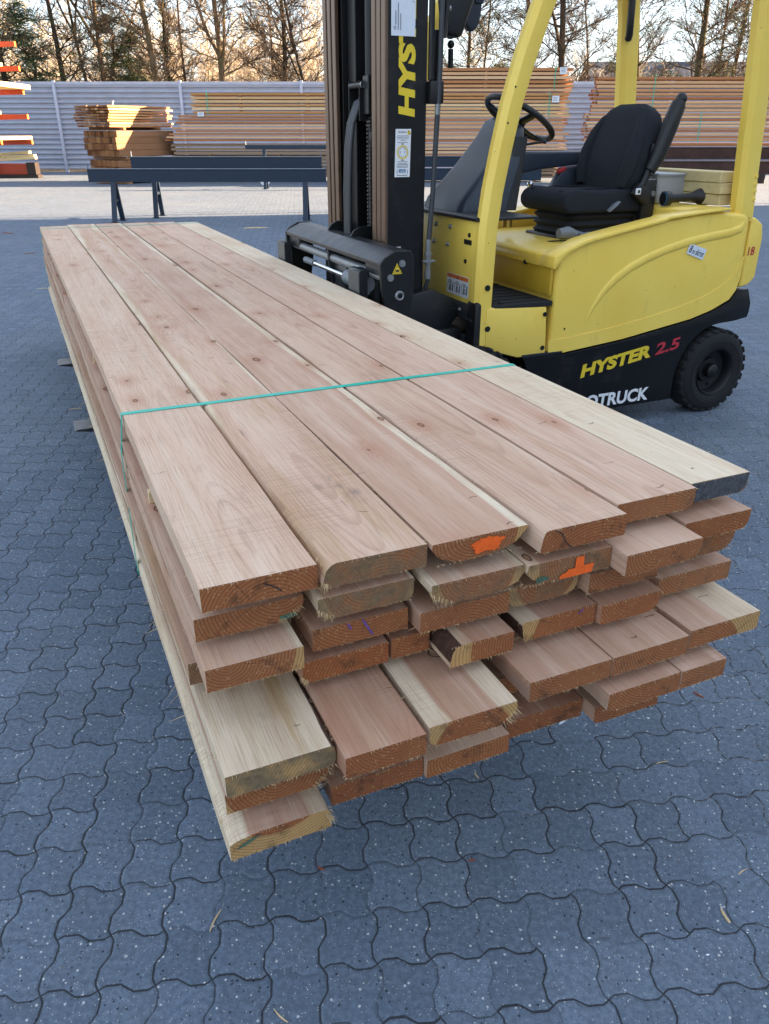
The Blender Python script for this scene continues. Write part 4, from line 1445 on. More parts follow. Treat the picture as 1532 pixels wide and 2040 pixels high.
q = MB()
q.box((MS0 + .012, MT0, .12), (MS1, MT0 + .028, ZT), .003, 1)
q.box((MS1 - .03, MT0 + .028, .12), (MS1, MT0 + .10, ZT), .003, 1)
near_ch = mpart('outer_channel', q, M['frame_black'])
q = MB()
q.box((MS0 + .012, MT1 - .028, .12), (MS1, MT1, ZT), .003, 1)
q.box((MS1 - .03, MT1 - .10, .12), (MS1, MT1 - .028, ZT), .003, 1)
mpart('outer_channel', q, M['frame_black'])
for (a, sg) in ((MT0, 1), (MT1, -1)):
    q = MB()
    for i, (o0, wd, ds) in enumerate(((.001, .046, 0), (.063, .042, .002), (.122, .046, .004))):
        t0, t1 = a + sg * o0, a + sg * (o0 + wd)
        q.box((MS0 + ds, min(t0, t1), .14), (MS0 + ds + .022, max(t0, t1), ZT), .003, 1)
    mpart('rail_flange', q, M['rail'])
    q = MB()
    for i, (o0, wd) in enumerate(((.047, .016), (.105, .017), (.169, .02))):  # dark strips fill the flange gaps, their shade put into the colour
        t0, t1 = a + sg * o0, a + sg * (o0 + wd)
        q.box((MS0 + .035, min(t0, t1), .14), (MS1 - .035, max(t0, t1), ZT), .001, 1)
    mpart('rail_gap_strip', q, M['rail_dark'])
q = MB()
q.box((MS1 - .012, MT0 + .10, .30), (MS1 + .006, MT1 - .10, ZT), .003, 1)  # black panel added so the opening between the rails stays dark
q.box((MS0 + .06, MT1 - .30, .30), (MS1 - .02, MT1 - .20, ZT), .004, 1)
mpart('dark_back_plate', q, M['rail_dark'])
q = MB()
q.cyl((MS0 + .12, 3.995, .3), (MS0 + .12, 3.995, 1.07), .038, 18)
q.cyl((MS0 + .12, 3.93, 1.30), (MS0 + .12, 3.93, 1.60), .045, 18)
mpart('lift_cylinder', q, M['black'])
q = MB()
q.cyl((MS0 + .10, 3.905, 1.07), (MS0 + .10, 3.905, 1.34), .014, 14)
mpart('lift_rod', q, M['steel'])
q = MB()
q.cyl((MS0 + .12, 4.14, 1.75), (MS0 + .12, 4.14, ZT), .030, 16)
mpart('hose_guide', q, M['rail_dark'])
# chain: two columns of pins over plates
q = MB()
ch = [(MS0 + .055, 3.995, .55 + i * .019) for i in range(57)]
top = ch[-1]
q.box((MS0 + .050, 3.985, .5), (MS0 + .062, 4.020, top[2]), .001, 1)
for i, (a, t, z) in enumerate(ch):
    for dt in (-.006, .026):
        q.cyl((a - .010, t + dt, z), (a + .004, t + dt, z), .0058, 6, 1)
    q.box((a - .006, t - .012 + .004 * (i % 2), z - .007), (a, t + .036 - .004 * (i % 2), z + .007), .001, 1, 0)
for i in range(8):
    a = math.pi * i / 9
    q.cyl((top[0] + .05 - .055 * math.cos(a), 3.985, top[2] + .05 * math.sin(a)), (top[0] + .05 - .055 * math.cos(a), 4.03, top[2] + .05 * math.sin(a)), .007, 6, 1)
for i in range(60):
    z = 1.74 + i * .021
    q.cyl((MS0 + .09, 3.945, z), (MS0 + .075, 3.945, z), .006, 6, 1)
q.box((MS0 + .082, 3.93, 1.72), (MS0 + .094, 3.965, ZT), .001, 1)
mpart('lift_chain', q, [M['rail_dark'], M['steel']])
q = MB()
q.cyl((MS0 + .10, 3.955, 1.55), (MS0 + .10, 3.985, 1.55), .060, 22)
mpart('chain_sheave', q, M['black'])
# hose bundle with its roller bracket
q = MB()
for i in range(4):
    t = 4.085 + i * .0215
    q.tube([(MS0 - .030 + i * .002, t + .012, .60), (MS0 - .030 + i * .002, t + .010, .95), (MS0 - .026, t + .004, 1.30), (MS0 - .018, t, 1.50), (MS0 - .004, t - .008, 1.62), (MS0 + .030, t - .022, 1.715), (MS0 + .072, t - .030, 1.745), (MS0 + .12, t - .032, 1.70)], .0102, 8)
mpart('hose_bundle', q, M['hose'], smooth=60)
q = MB()
q.box((MS0 + .01, 4.168, 1.63), (MS0 + .10, 4.174, 1.81), .002, 1)
q.box((MS0 + .01, 4.030, 1.63), (MS0 + .10, 4.036, 1.81), .002, 1)
q.cyl((MS0 + .022, 4.005, 1.79), (MS0 + .022, 4.172, 1.79), .014, 14)
q.cyl((MS0 + .020, 3.998, 1.79), (MS0 + .020, 4.008, 1.79), .016, 12, 1)
q.box((MS0 + .03, 3.965, 1.66), (MS0 + .12, 4.034, 1.83), .004, 1)
mpart('hose_roller', q, [M['black'], M['steel']])
# side hoses, brackets
q = MB()
q.tube([(1.915, 3.675, 2.5), (1.912, 3.675, 2.20), (1.908, 3.672, 2.02), (1.905, 3.668, 1.85), (1.895, 3.668, 1.60), (1.882, 3.668, 1.30), (1.868, 3.668, 1.10)], .0125, 10)
q.tube([(1.865, 3.668, .98), (1.866, 3.668, .90), (1.850, 3.70, .80)], .011, 8)
mpart('tilt_hose', q, M['hose'], smooth=60)
q = MB()
for z0, z1, r_ in ((1.04, 1.10, .013), (1.02, 1.04, .018), (1.000, 1.02, .015), (.985, 1.0, .019), (.95, .985, .013), (.91, .95, .016)):
    q.cyl((1.865, 3.668, z0), (1.866, 3.668, z1), r_, 8)
q.box((1.835, 3.655, .992), (1.90, 3.680, 1.0), .001, 1)
mpart('hose_coupling', q, M['galv'])
q = MB()
q.tube([(1.868, 3.69, 2.6), (1.868, 3.69, 2.05), (1.870, 3.69, 1.80)], .014, 8)
q.box((1.855, 3.66, 1.70), (1.925, 3.72, 1.795), .006)
q.box((1.87, 3.69, 1.79), (1.915, 3.71, 2.0), .004)
q.tube([(1.93, 3.72, 2.35), (1.945, 3.70, 2.10), (1.93, 3.69, 1.97)], .016, 8)
q.cyl((1.895, 3.665, 1.655), (1.895, 3.665, 1.70), .012, 8, 1)
mpart('hose_bracket', q, [M['black'], M['galv']])
# lettering up the mast, paper notice, service plate, warning label
q = MB()
put_text(q, 'HYSTER', (1.792, MT0 - .0015, 1.645), (0, 0, 1), (-1, 0, -.04), .60, .086, .20, .05)
part('mast_lettering', q, M['print_yellow'], mast, smooth=0, fix=False, label='yellow maker lettering running up the mast')
q = MB()
o_ = Vector((1.668, MT0 - .004, 1.968))
ex_, ez_ = Vector((1, 0, 0)), Vector((0, 0, 1))
flat(q, [(0, 0), (.118, 0), (.120, .30), (0, .30)], o_, ex_, ez_, 0)
o2 = o_ + Vector((0, -.0012, 0))
flat_ring(q, .018, .030, .004, .007, o2, ex_, ez_, 1, 12)
for x, y0, y1 in ((.020, .042, .095), (.032, .022, .125), (.044, .022, .085)):
    flat(q, [(x, y0), (x + .004, y0), (x + .004, y1), (x, y1)], o2, ex_, ez_, 1)
put_text(q, 'N', o2 + Vector((.088, 0, .155)), (0, 0, 1), (-1, 0, 0), .014, .016, 0, .01, 1)
put_text(q, '510 KG', o2 + Vector((.112, 0, .128)), (0, 0, 1), (-1, 0, 0), .06, .008, 0, 0, 1)
part('paper_notice', q, [M['paper'], M['ink_grey']], mast, smooth=0, fix=False, label='pale blue paper notice taped high on the mast')
q = MB()
o_ = Vector((1.688, MT0 - .003, 1.388))
LW, LH = .080, .207
flat(q, [(0, 0), (LW, 0), (LW + .005, LH), (.005, LH)], o_, ex_, ez_, 0)
o2 = o_ + Vector((0, -.001, 0))
o3 = o_ + Vector((0, -.0018, 0))
put_text(q, 'PROTRUCK', o2 + Vector((.018, 0, .190)), ex_, ez_, .043, .007, 0, .01, 1)
flat(q, [(.066, .183), (.081, .183), (.081, .200), (.066, .200)], o2, ex_, ez_, 2)
flat(q, [(.068, .194), (.073, .194), (.073, .199), (.068, .199)], o3, ex_, ez_, 1)
flat(q, [(.074, .185), (.079, .185), (.079, .190), (.074, .190)], o3, ex_, ez_, 1)
for y, x0, x1 in ((.177, .012, .074), (.171, .010, .074), (.164, .014, .072), (.158, .030, .056), (.149, .016, .068), (.066, .014, .068), (.058, .018, .066), (.053, .010, .072), (.047, .010, .072), (.041, .012, .068)):
    flat(q, [(x0, y), (x1, y), (x1, y + .0022), (x0, y + .0022)], o2, ex_, ez_, 3)
flat(q, [(.031, .145), (.051, .145), (.041, .140)], o2, ex_, ez_, 1)
flat(q, [(.031, .072), (.051, .072), (.041, .077)], o2, ex_, ez_, 1)
for r0, r1, mi in ((.026, .030, 2), (.019, .0205, 3), (.0235, .0250, 2)):
    flat_ring(q, .042, .108, r0, r1, o2, ex_, ez_, mi, 28)
flat(q, [(.030, .103), (.032, .103), (.032, .113), (.030, .113)], o2, ex_, ez_, 1)
flat(q, [(.051, .103), (.053, .103), (.053, .113), (.051, .113)], o2, ex_, ez_, 1)
flat(q, [(.022, .020), (.058, .020), (.058, .034), (.022, .034)], o2, ex_, ez_, 4)
put_text(q, 'safe', o3 + Vector((.026, 0, .023)), ex_, ez_, .028, .008, 0, .01, 0)
for x0, x1 in ((.012, .015), (.066, .069)):
    flat(q, [(x0, .014), (x1, .014), (x1, .032), (x0, .032)], o2, ex_, ez_, 3)
flat(q, [(.012, .006), (.068, .006), (.068, .009), (.012, .009)], o2, ex_, ez_, 3)
part('service_plate', q, [M['white'], M['ink'], M['print_yellow'], M['ink_grey'], M['print_blue']], mast, smooth=0, fix=False, label='white service plate with a ring dial and blue box')
q = MB()
o_ = Vector((1.662, MT0 - .003, .955))
flat(q, [(0, 0), (.062, 0), (.062, .115), (0, .115)], o_, ex_, ez_, 0)
o2 = o_ + Vector((0, -.001, 0))
flat(q, [(.002, .090), (.060, .090), (.060, .112), (.002, .112)], o2, ex_, ez_, 1)
flat(q, [(.024, .092), (.040, .092), (.032, .108)], o2 + Vector((0, -.0006, 0)), ex_, ez_, 2)
for k in range(3):
    flat(q, [(.040, .075 - k * .012), (.052, .080 - k * .012), (.053, .077 - k * .012), (.041, .071 - k * .012)], o2, ex_, ez_, 2)
flat(q, [(.036, .04), (.041, .04), (.043, .08), (.038, .08)], o2, ex_, ez_, 2)
part('mast_warning_label', q, [M['white'], M['print_orange'], M['ink']], mast, smooth=0, fix=False)
# tilt cylinder and axle behind the mast foot
q = MB()
q.cyl((1.86, 3.80, .62), (2.20, 3.80, .78), .045, 16)
q.cyl((1.80, 3.64, .62), (1.80, 3.74, .62), .075, 20)
q.box((1.84, 3.62, .30), (2.06, 4.56, .66), .03)
for z, s_ in ((.64, 1.78), (.60, 1.84)):
    q.cyl((s_, 3.63, z), (s_, 3.645, z), .016, 8, 1)
q.prism([(1.74, .84), (1.88, .86), (2.02, .80), (2.04, .72), (1.86, .50), (1.76, .50)], 3.64, 3.685, .01, 2)
q.box((2.055, 3.50, .40), (2.10, 3.60, .80), .02)
part('tilt_gear', q, [M['black'], M['steel']])

# work lamps and the mirror on the guard front
q = MB()
q.prism([(1.965, 1.985), (2.045, 1.975), (2.105, 2.13), (2.095, 2.30), (1.975, 2.30), (1.945, 2.12)], 3.72, 3.80, .02, 3)
q.cyl((1.935, 3.71, 2.085), (1.97, 3.71, 2.085), .014, 10, 1)
q.tube([(1.945, 3.70, 2.23), (1.925, 3.70, 2.12), (1.928, 3.70, 2.02)], .006, 6)
part('work_lamp', q, [M['plastic_black'], M['galv']], smooth=50)
q = MB()
pts = []
for i in range(16):
    a = 2 * math.pi * i / 16
    pts.append((.052 * math.cos(a), .115 * math.sin(a) - (.018 if math.sin(a) < 0 else 0)))
mv = Vector((2.245, 4.0, 2.165))
q.prism([(mv.x + x, mv.z + z) for x, z in pts], 3.985, 4.03, .016, 3)
q.box((2.25, 3.975, 2.15), (2.30, 4.0, 2.22), .008)
q.tube([(2.27, 4.0, 2.2), (2.33, 4.05, 2.30), (2.40, 4.2, 2.34)], .012, 8)
part('rear_view_mirror', q, M['plastic'], smooth=50)
q = MB()
q.cyl((2.136, 4.0, 1.872), (2.134, 4.0, 1.955), .014, 12)
q.ball((2.134, 4.0, 1.975), .019, 10)
q.ball((2.13, 4.0, 2.015), .024, 10, 0, (1, 1, .8))
q.tube([(2.135, 4.0, 2.02), (2.16, 4.02, 2.12), (2.28, 4.1, 2.33)], .006, 6)
part('guard_aerial', q, M['plastic_black'], smooth=50)

# carriage with side shifter
carr = bpy.data.objects.new('fork_carriage', None)
COL.objects.link(carr)
carr.parent = FL
CN, CF = 3.362, 4.742


def cpart(name, mb, m, smooth=35, fix=True, label=None):
    return part(name, mb, m, carr, smooth, fix, label)


q = MB()
q.prism([(1.462, 1.031), (1.462, 1.050), (1.482, 1.068), (1.545, 1.096), (1.615, 1.096), (1.615, 1.070), (1.55, 1.072), (1.492, 1.048), (1.474, 1.031)], CN + .002, CF, .0025, 1)
cpart('top_bar', q, M['black_worn'], smooth=20)
endp = [(1.458, 1.045), (1.480, 1.072), (1.535, 1.100), (1.612, 1.100), (1.628, 1.07), (1.628, .90), (1.60, .72), (1.565, .60), (1.52, .60), (1.505, .76), (1.468, .93)]
q = MB()
q.prism(endp, CN - .020, CN, .003, 1)
for s_, z_ in ((1.568, 1.045), (1.510, .985)):
    q.cyl((s_, CN - .026, z_), (s_, CN - .02, z_), .0155, 16, 1)
    q.cyl((s_, CN - .028, z_), (s_, CN - .026, z_), .007, 6, 1)
q.lathe([(.012, -.008), (.018, -.010), (.023, -.004), (.023, .0)], (1.556, CN - .02, .902), 'y', 22, 1)
q.cyl((1.556, CN - .022, .902), (1.556, CN - .0195, .902), .013, 16, 2)
ep = cpart('end_plate', q, [M['black'], M['galv'], M['black']])
q = MB()
q.prism(endp, CF, CF + .020, .003, 1)
cpart('end_plate', q, [M['black']])
q = MB()
o_ = Vector((1.518, CN - .0215, 1.000))
flat(q, [(0, 0), (.050, 0), (.025, .048)], o_, ex_, ez_, 0)
o2 = o_ + Vector((0, -.0008, 0))
flat(q, [(.006, .004), (.044, .004), (.025, .0405)], o2, ex_, ez_, 1)
o3 = o_ + Vector((0, -.0014, 0))
flat(q, [(.009, .006), (.041, .006), (.025, .0365)], o3, ex_, ez_, 0)
o4 = o_ + Vector((0, -.002, 0))
flat(q, [(.017, .010), (.034, .010), (.034, .016), (.028, .020), (.017, .018)], o4, ex_, ez_, 1)
part('hazard_triangle', q, [M['print_yellow'], M['ink']], carr, smooth=0, fix=False)
q = MB()
q.cyl((1.500, CN, .984), (1.500, CF, .984), .0225, 18)
cpart('shift_bar', q, M['galv'])
q = MB()
q.box((1.475, CN + .002, .985), (1.545, 3.56, 1.04), .008)
q.box((1.475, 4.55, .975), (1.545, CF - .002, 1.042), .008)
q.prism([(1.468, 1.044), (1.54, 1.06), (1.56, .95), (1.545, .86), (1.50, .84), (1.472, .96)], 4.05, 4.066, .003, 1)
q.box((1.50, 3.87, .70), (1.56, 4.05, .96), .006)
q.box((1.475, CN + .01, .30), (1.60, CF - .01, .36), .008)
cpart('carriage_block', q, M['black_worn'])
q = MB()
q.cyl((1.480, 3.79, .925), (1.480, 4.42, .925), .013, 16)
q.cyl((1.46, 3.62, .83), (1.46, 4.22, .83), .015, 16)
cpart('shift_rod', q, M['chrome'])
q = MB()
q.cyl((1.485, 3.55, .925), (1.485, 3.80, .925), .038, 22)
q.cyl((1.480, 4.30, .925), (1.480, 4.45, .925), .018, 14)
q.cyl((1.46, 4.16, .83), (1.46, 4.46, .83), .028, 18)
q.cyl((1.495, 3.74, .918), (1.495, 3.74, .89), .012, 8)
q.tube([(1.495, 3.74, .89), (1.50, 3.68, .875), (1.51, 3.60, .875)], .008, 8)
cpart('shift_cylinder', q, M['grey_plastic'], smooth=50)
q = MB()
q.ball((1.50, 4.46, .975), .010, 8)
cpart('grease_cap', q, M['red'])
q = MB()
for t in (3.965, 4.30):
    q.prism([(1.56, 1.09), (1.585, 1.125), (1.62, 1.142), (1.70, 1.142), (1.70, 1.05), (1.56, 1.05)], t, t + .012, .002, 1)
q.box((1.60, 3.74, .30), (1.66, 4.46, 1.04), .01)
cpart('carriage_hook', q, M['black'])
for t in (3.575, 4.775 - .035):
    q = MB()
    h0, h1 = t - .068, t + .068
    zb, zt2 = .366, .4105
    q.prism([(1.415, .372), (1.455, .37), (1.468, .39), (1.468, .985), (1.460, 1.0), (1.428, 1.0), (1.422, .985), (1.422, .43), (1.405, .4105), (.16, .4105), (.085, .4085), (.072, .402), (.16, .388), (1.0, .366), (1.40, .366)], h0, h1, .003, 1)
    q.box((1.462, h0 + .01, .965), (1.492, h1 - .01, .998), .004)
    part('fork', q, M['black_worn'], carr)

# brass cup holder ring and the latch on the lid
q = MB()
q.lathe([(.030, .0), (.030, .055), (.026, .055), (.026, .004), (.0, .004)], (2.655, 4.20, 1.076), 'z', 24)
part('cup_holder', q, M['brass'], smooth=50)

# ---------------------------------------------------------------- things carried on the truck's rear deck
for i, (z0, dt, ds, lab) in enumerate(((1.202, .0, .0, 'greyish wooden block at the bottom of the three behind the seat'),
                                       (1.262, -.012, .006, 'pale planed block in the middle of the three behind the forklift seat'),
                                       (1.322, .006, -.004, 'pale planed block on top of the three behind the forklift seat'))):
    q = MB()
    q.box((-.075, -.46, 0), (.075, .46, .0575), .004, 1)
    o = obj('wood_block', q, [M['pale_wood']], loc=W(3.765 + ds, 4.085 + dt, z0), rz=YAW + R((1.2, -.6, .8)[i]))
    tag(o, lab, 'wood block', 'wood blocks stacked behind the forklift seat')
q = MB()
q.prism([(-.10, 0), (.10, 0), (.118, .165), (-.118, .165)], -.11, .11, .02, 3)
q.box((-.125, -.128, .155), (.125, .128, .168), .004)
q.box((-.125, -.05, .130), (-.112, .05, .166), .003)
o = obj('plastic_tub', q, M['bucket'], loc=W(3.60, 4.02, 1.196), rz=YAW, smooth=50)
tag(o, 'translucent white plastic tub on the rear deck behind the forklift seat', 'tub')
q = MB()
q.tube([(-.175, 0, .0), (-.17, 0, 0), (-.135, 0, 0), (-.12, 0, 0), (.03, 0, .006), (.045, 0, .008), (.085, 0, .008), (.09, 0, .008), (.155, 0, .008), (.16, 0, .008)], [.034, .040, .040, .024, .022, .030, .046, .050, .050, .044], 18)
for i in range(9):
    a = 2 * math.pi * i / 9
    q.tube([(.098, .049 * math.cos(a), .008 + .049 * math.sin(a)), (.15, .049 * math.cos(a), .008 + .049 * math.sin(a))], .004, 5)
to = obj('work_torch', q, M['plastic_black'], loc=W(3.615, 3.78, 1.236), rz=YAW - R(4), smooth=40)
tag(to, 'black cordless work torch lying on the forklift rear deck', 'torch')
q = MB()
q.lathe([(.0395, -.178), (.036, -.1795)], (0, 0, 0), 'x', 18)
q.lathe([(.0515, .088), (.052, .092), (.0515, .096)], (0, 0, .008), 'x', 18)
obj('torch_ring', q, M['print_blue'], to, smooth=40)

# ---------------------------------------------------------------- steel trestles
def trestle(x0, x1, y, ztop, h, legs, foot, lab):
    t = thing('steel_trestle', lab, 'trestle', ((x0 + x1) / 2, y, 0), 0, 'navy steel trestles standing in the yard')
    cx = (x0 + x1) / 2
    L = (x1 - x0) / 2
    q = MB()
    q.prism([(-.06, ztop - h), (.06, ztop - h), (.06, ztop - h + .014), (.012, ztop - h + .018), (.012, ztop - .02), (.06, ztop - .016), (.06, ztop - .004), (-.06, ztop - .004), (-.06, ztop - .016), (-.052, ztop - .02), (-.052, ztop - h + .018), (-.06, ztop - h + .014)], -L, L, 0, axis='x')
    obj('beam', q, M['navy'], t, smooth=0)
    q = MB()
    q.box((-L, -.062, ztop - .004), (L, .062, ztop + .004), .001, 1)
    obj('top_edge', q, M['navy_edge'], t, smooth=0)
    for s in (-1, 1):
        q = MB()
        q.cyl((s * (L - .02), -.04, ztop - h * .7), (s * (L - .02), -.04, ztop + .10), .012, 8)
        obj('stop_pin', q, M['navy_edge'], t)
    for lx in legs:
        for s in (-1, 1):
            q = MB()
            dx = lx - cx
            q.tube([(dx, s * .03, ztop - h), (dx, s * foot, 0.012)], .062, 4, sq=(1, .62))
            q.box((dx - .07, s * foot - .07, 0), (dx + .07, s * foot + .07, .012))
            obj('leg', q, M['navy'], t, smooth=0)
        q = MB()
        q.box((lx - cx - .025, -foot * .55, ztop * .38), (lx - cx + .025, foot * .55, ztop * .38 + .05), .003, 1)
        obj('leg_brace', q, M['navy'], t, smooth=0)
    return t


trestle(-5.68, -1.12, 16.35, .955, .23, (-5.22, -1.53), .26, 'navy steel trestle in the left pair, the nearer one with the lower beam')
trestle(-5.12, -1.27, 17.35, 1.14, .22, (-4.68, -1.62), .26, 'navy steel trestle in the left pair, the farther one with the higher beam')
trestle(-.50, 3.02, 16.45, .965, .22, (-.05, 2.50), .26, 'navy steel trestle seen behind the forklift dashboard, nearer and lower')
trestle(-.30, 3.60, 17.45, 1.15, .20, (.2, 2.60), .24, 'navy steel trestle seen behind the forklift dashboard, farther and higher')
t = trestle(-4.25, 1.2, 26.4, 1.24, .12, (-3.69, .7), .22, 'grey steel bench low in front of the left timber stack, far back')

# ---------------------------------------------------------------- timber stacks along the fence
ends = M['stack_end']
BM_CACHE = {}


def plank(mat_key):
    """unit board 6 m along x, with end grain on both ends"""
    if mat_key not in BM_CACHE:
        q = MB()
        q.box((-3, -.1, -.5), (3, .1, .5), 0)
        me = mesh_of('stacked_board', q, [M[mat_key], ends], smooth=0)
        for p in me.polygons:
            if abs(p.normal.x) > .9:
                p.material_index = 1
        BM_CACHE[mat_key] = me
    return BM_CACHE[mat_key]


def lay(me, name, cx, y, z0, th, length, label, group, dep=1.0, rz=0.0, cat='board'):
    o = bpy.data.objects.new(name, me)
    COL.objects.link(o)
    o.location = (cx, y, z0 + th / 2)
    o.scale = (length / 6, dep, th)
    o.rotation_euler = (0, 0, rz)
    tag(o, label, cat, group)
    return o


def stack(xl, xr, y, bundles, depth_rows, label, group, rng, shear=0.0):
    for (z0, z1, n, mk, ragged, lside) in bundles:
        pitch = (z1 - z0) / n
        th = pitch * rng.uniform(.66, .70)
        for i in range(n):
            for r_ in range(depth_rows):
                jl = rng.uniform(-ragged, ragged * .4) + lside * (1 - i / max(1, n - 1))
                jr = rng.uniform(-.12, .12)
                a, b = xl + jl, xr + jr
                tt = th * rng.uniform(.9, 1.08)
                lay(plank(mk), 'stacked_board', (a + b) / 2, y + r_ * (.215 if depth_rows > 2 else .46) + rng.uniform(-.012, .012) + .1, z0 + i * pitch, tt, b - a, label, group, dep=(1.0 if r_ == 0 or depth_rows > 2 else 3.4), rz=R(rng.uniform(-.06, .06)) + shear)  # overwide back row added to keep light out of the gaps


def bearers(xs, y, z0, z1, dep, lab, group):
    for x in xs:
        q = MB()
        q.box((-.05, -dep / 2, 0), (.05, dep / 2, z1 - z0), .004, 1)
        o = obj('bearer_block', q, M['beam'], loc=(x, y + dep / 2 + .005, z0), smooth=0)
        tag(o, lab, 'bearer', group)


def far_strap(x, y, z0, z1, lab):
    q = MB()
    q.box((-.012, -.004, 0), (.012, .0, z1 - z0), 0)
    o = obj('packing_strap', q, M['strap'], loc=(x, y - .012, z0), smooth=0)
    tag(o, lab, 'strap', 'green straps round the timber stacks')


def far_tag(x, y, z, w, h, lab):
    q = MB()
    q.box((-w / 2, -.003, -h / 2), (w / 2, 0, h / 2))
    o = obj('bundle_tag', q, M['paper'], loc=(x, y - .016, z), smooth=0)
    q = MB()
    for i in range(3):
        q.box((-w * .35, -.0045, h * (.22 - i * .22)), (w * (.3 - .1 * (i % 2)), -.0035, h * (.30 - i * .22)))
    obj('printed_lines', q, M['ink_grey'], o, smooth=0)
    tag(o, lab, 'tag')


rng = random.Random(11)
GA = 'boards in the stack left of the mast'
stack(-6.50, -.45, 30.0, [(2.16, 2.82, 6, 'stack_a', .10, 0)], 2, 'long yellowish board in the top bundle of the stack left of the mast', GA + ', top bundle', rng)
stack(-6.85, -.45, 30.0, [(1.31, 2.14, 9, 'stack_b', .28, -.55)], 2, 'pinkish thin board in the ragged middle bundle of the stack left of the mast', GA + ', middle bundle', rng)
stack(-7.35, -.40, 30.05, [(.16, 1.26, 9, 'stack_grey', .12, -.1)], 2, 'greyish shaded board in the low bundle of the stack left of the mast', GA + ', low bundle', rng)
def spacers(xs, y, z0, z1, n, lab, group):
    pitch = (z1 - z0) / n
    q = MB()
    q.box((-.035, -.30, 0), (.035, .0, pitch * .30), 0)
    me = mesh_of('spacer_stick', q, M['beam'], smooth=0)
    for x in xs:
        for i in range(1, n):
            o = bpy.data.objects.new('spacer_stick', me)
            COL.objects.link(o)
            o.location = (x + rng.uniform(-.02, .02), y + .296, z0 + i * pitch - pitch * .32)
            tag(o, lab, 'spacer stick', group)


spacers((-4.9, -2.6), 30.0, 2.16, 2.82, 6, 'spacer stick end between the boards of the top bundle left of the mast', 'spacer sticks in the top bundle left of the mast')
spacers((1.45, 3.4), 30.0, 2.83, 3.56, 6, 'spacer stick end in the highest bundle of the stack behind the steering wheel', 'spacer sticks in the highest bundle')
spacers((1.40, 3.4), 30.0, 2.06, 2.81, 7, 'spacer stick end in the second bundle behind the steering wheel', 'spacer sticks in the second bundle')
far_strap(-6.02, 29.98, 2.12, 2.84, 'green strap on the top bundle of the stack left of the mast')
far_tag(-6.27, 29.98, 2.14, .22, .13, 'white tag at the left end of the stack left of the mast')
bearers([-6.1, -3.7, -1.3], 30.04, .86, .92, .4, 'small bearer block in the stack left of the mast', 'bearer blocks in the stack left of the mast')
bearers([-6.6, -3.7, -1.0], 30.05, .02, .16, .42, 'bearer under the stack left of the mast', 'bearers under the stack left of the mast')
GB = 'boards in the stack behind the steering wheel'
for (a, b, n, mk, lab) in ((2.83, 3.56, 6, 'stack_b', 'board in the highest bundle of the stack behind the forklift front pillar'),
                           (2.06, 2.81, 7, 'stack_a', 'board in the second bundle from the top behind the steering wheel'),
                           (1.28, 2.04, 7, 'stack_b', 'board in the third bundle from the top behind the steering wheel'),
                           (.49, 1.26, 7, 'stack_b', 'board in the low bundle behind the dashboard and steering wheel')):
    stack(.15, 6.28, 30.0, [(a, b, n, mk, .07, 0)], 2, lab, GB + ', ' + lab.split(' in the ')[1].split(' bundle')[0], rng)
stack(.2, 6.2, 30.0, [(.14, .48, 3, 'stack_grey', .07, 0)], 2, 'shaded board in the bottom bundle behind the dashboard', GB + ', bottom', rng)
for z0, z1 in ((.02, .14),):
    bearers([1.1, 2.9, 5.3], 30.0, z0, z1, .42, 'bearer block between bundles of the stack behind the steering wheel', 'bearer blocks in the stack behind the steering wheel')
far_strap(5.72, 29.98, 2.86, 3.58, 'green strap on the highest bundle of the stack behind the steering wheel')
far_strap(5.60, 29.98, 2.08, 2.82, 'green strap on the second bundle of the stack behind the steering wheel')
far_tag(5.98, 29.98, 3.44, .24, .20, 'white tag on the highest bundle beside its green strap')
far_tag(5.80, 29.98, 2.60, .24, .20, 'white tag on the second bundle behind the steering wheel')
GC = 'boards in the stack behind the seat'
stack(7.12, 13.4, 29.7, [(2.22, 3.28, 9, 'stack_c', .16, 0)], 3, 'reddish board in the upper bundle of the stack behind the seat', GC + ', upper bundle', rng, -R(.15))
stack(6.95, 13.3, 29.7, [(1.32, 2.20, 10, 'stack_c', .16, 0)], 3, 'reddish board in the lower bundle of the stack behind the seat', GC + ', lower bundle', rng, -R(.15))
stack(7.1, 13.3, 29.7, [(1.16, 1.30, 1, 'stack_b', .05, 0)], 2, 'single board lying on the steel beam under the stack behind the seat', GC + ', bottom board', rng)
far_strap(9.0, 29.66, 2.26, 3.30, 'green strap on the upper bundle behind the seat, left one')
far_strap(12.2, 29.66, 1.30, 3.30, 'long green strap near the right end of the stack behind the seat')
far_strap(10.7, 29.66, 1.30, 2.22, 'green strap on the lower bundle behind the seat')
for i, (z0, z1, y) in enumerate(((.76, 1.13, 29.6), (.30, .70, 29.3))):
    q = MB()
    q.prism([(-.1, 0), (.1, 0), (.1, .03), (.015, .04), (.015, z1 - z0 - .04), (.1, z1 - z0 - .03), (.1, z1 - z0), (-.1, z1 - z0), (-.1, z1 - z0 - .03), (-.085, z1 - z0 - .04), (-.085, .04), (-.1, .03)], 6.9, 13.6, 0, axis='x')
    o = obj('steel_beam', q, M['rust'], loc=(0, y, z0), smooth=0)
    tag(o, ('rusty dark steel beam directly under the stack behind the seat', 'lower rusty steel beam in front of the stack behind the seat')[i], 'steel beam')
for x in (7.6, 10.2, 12.9):
    q = MB()
    q.box((-.15, -.35, 0), (.15, .35, .30), .01, 1)
    o = obj('support_block', q, M['rack_dark'], loc=(x, 29.5, 0), smooth=0)
    tag(o, 'dark block carrying the steel beams of the stack behind the seat', 'support block', 'support blocks under the steel beams')

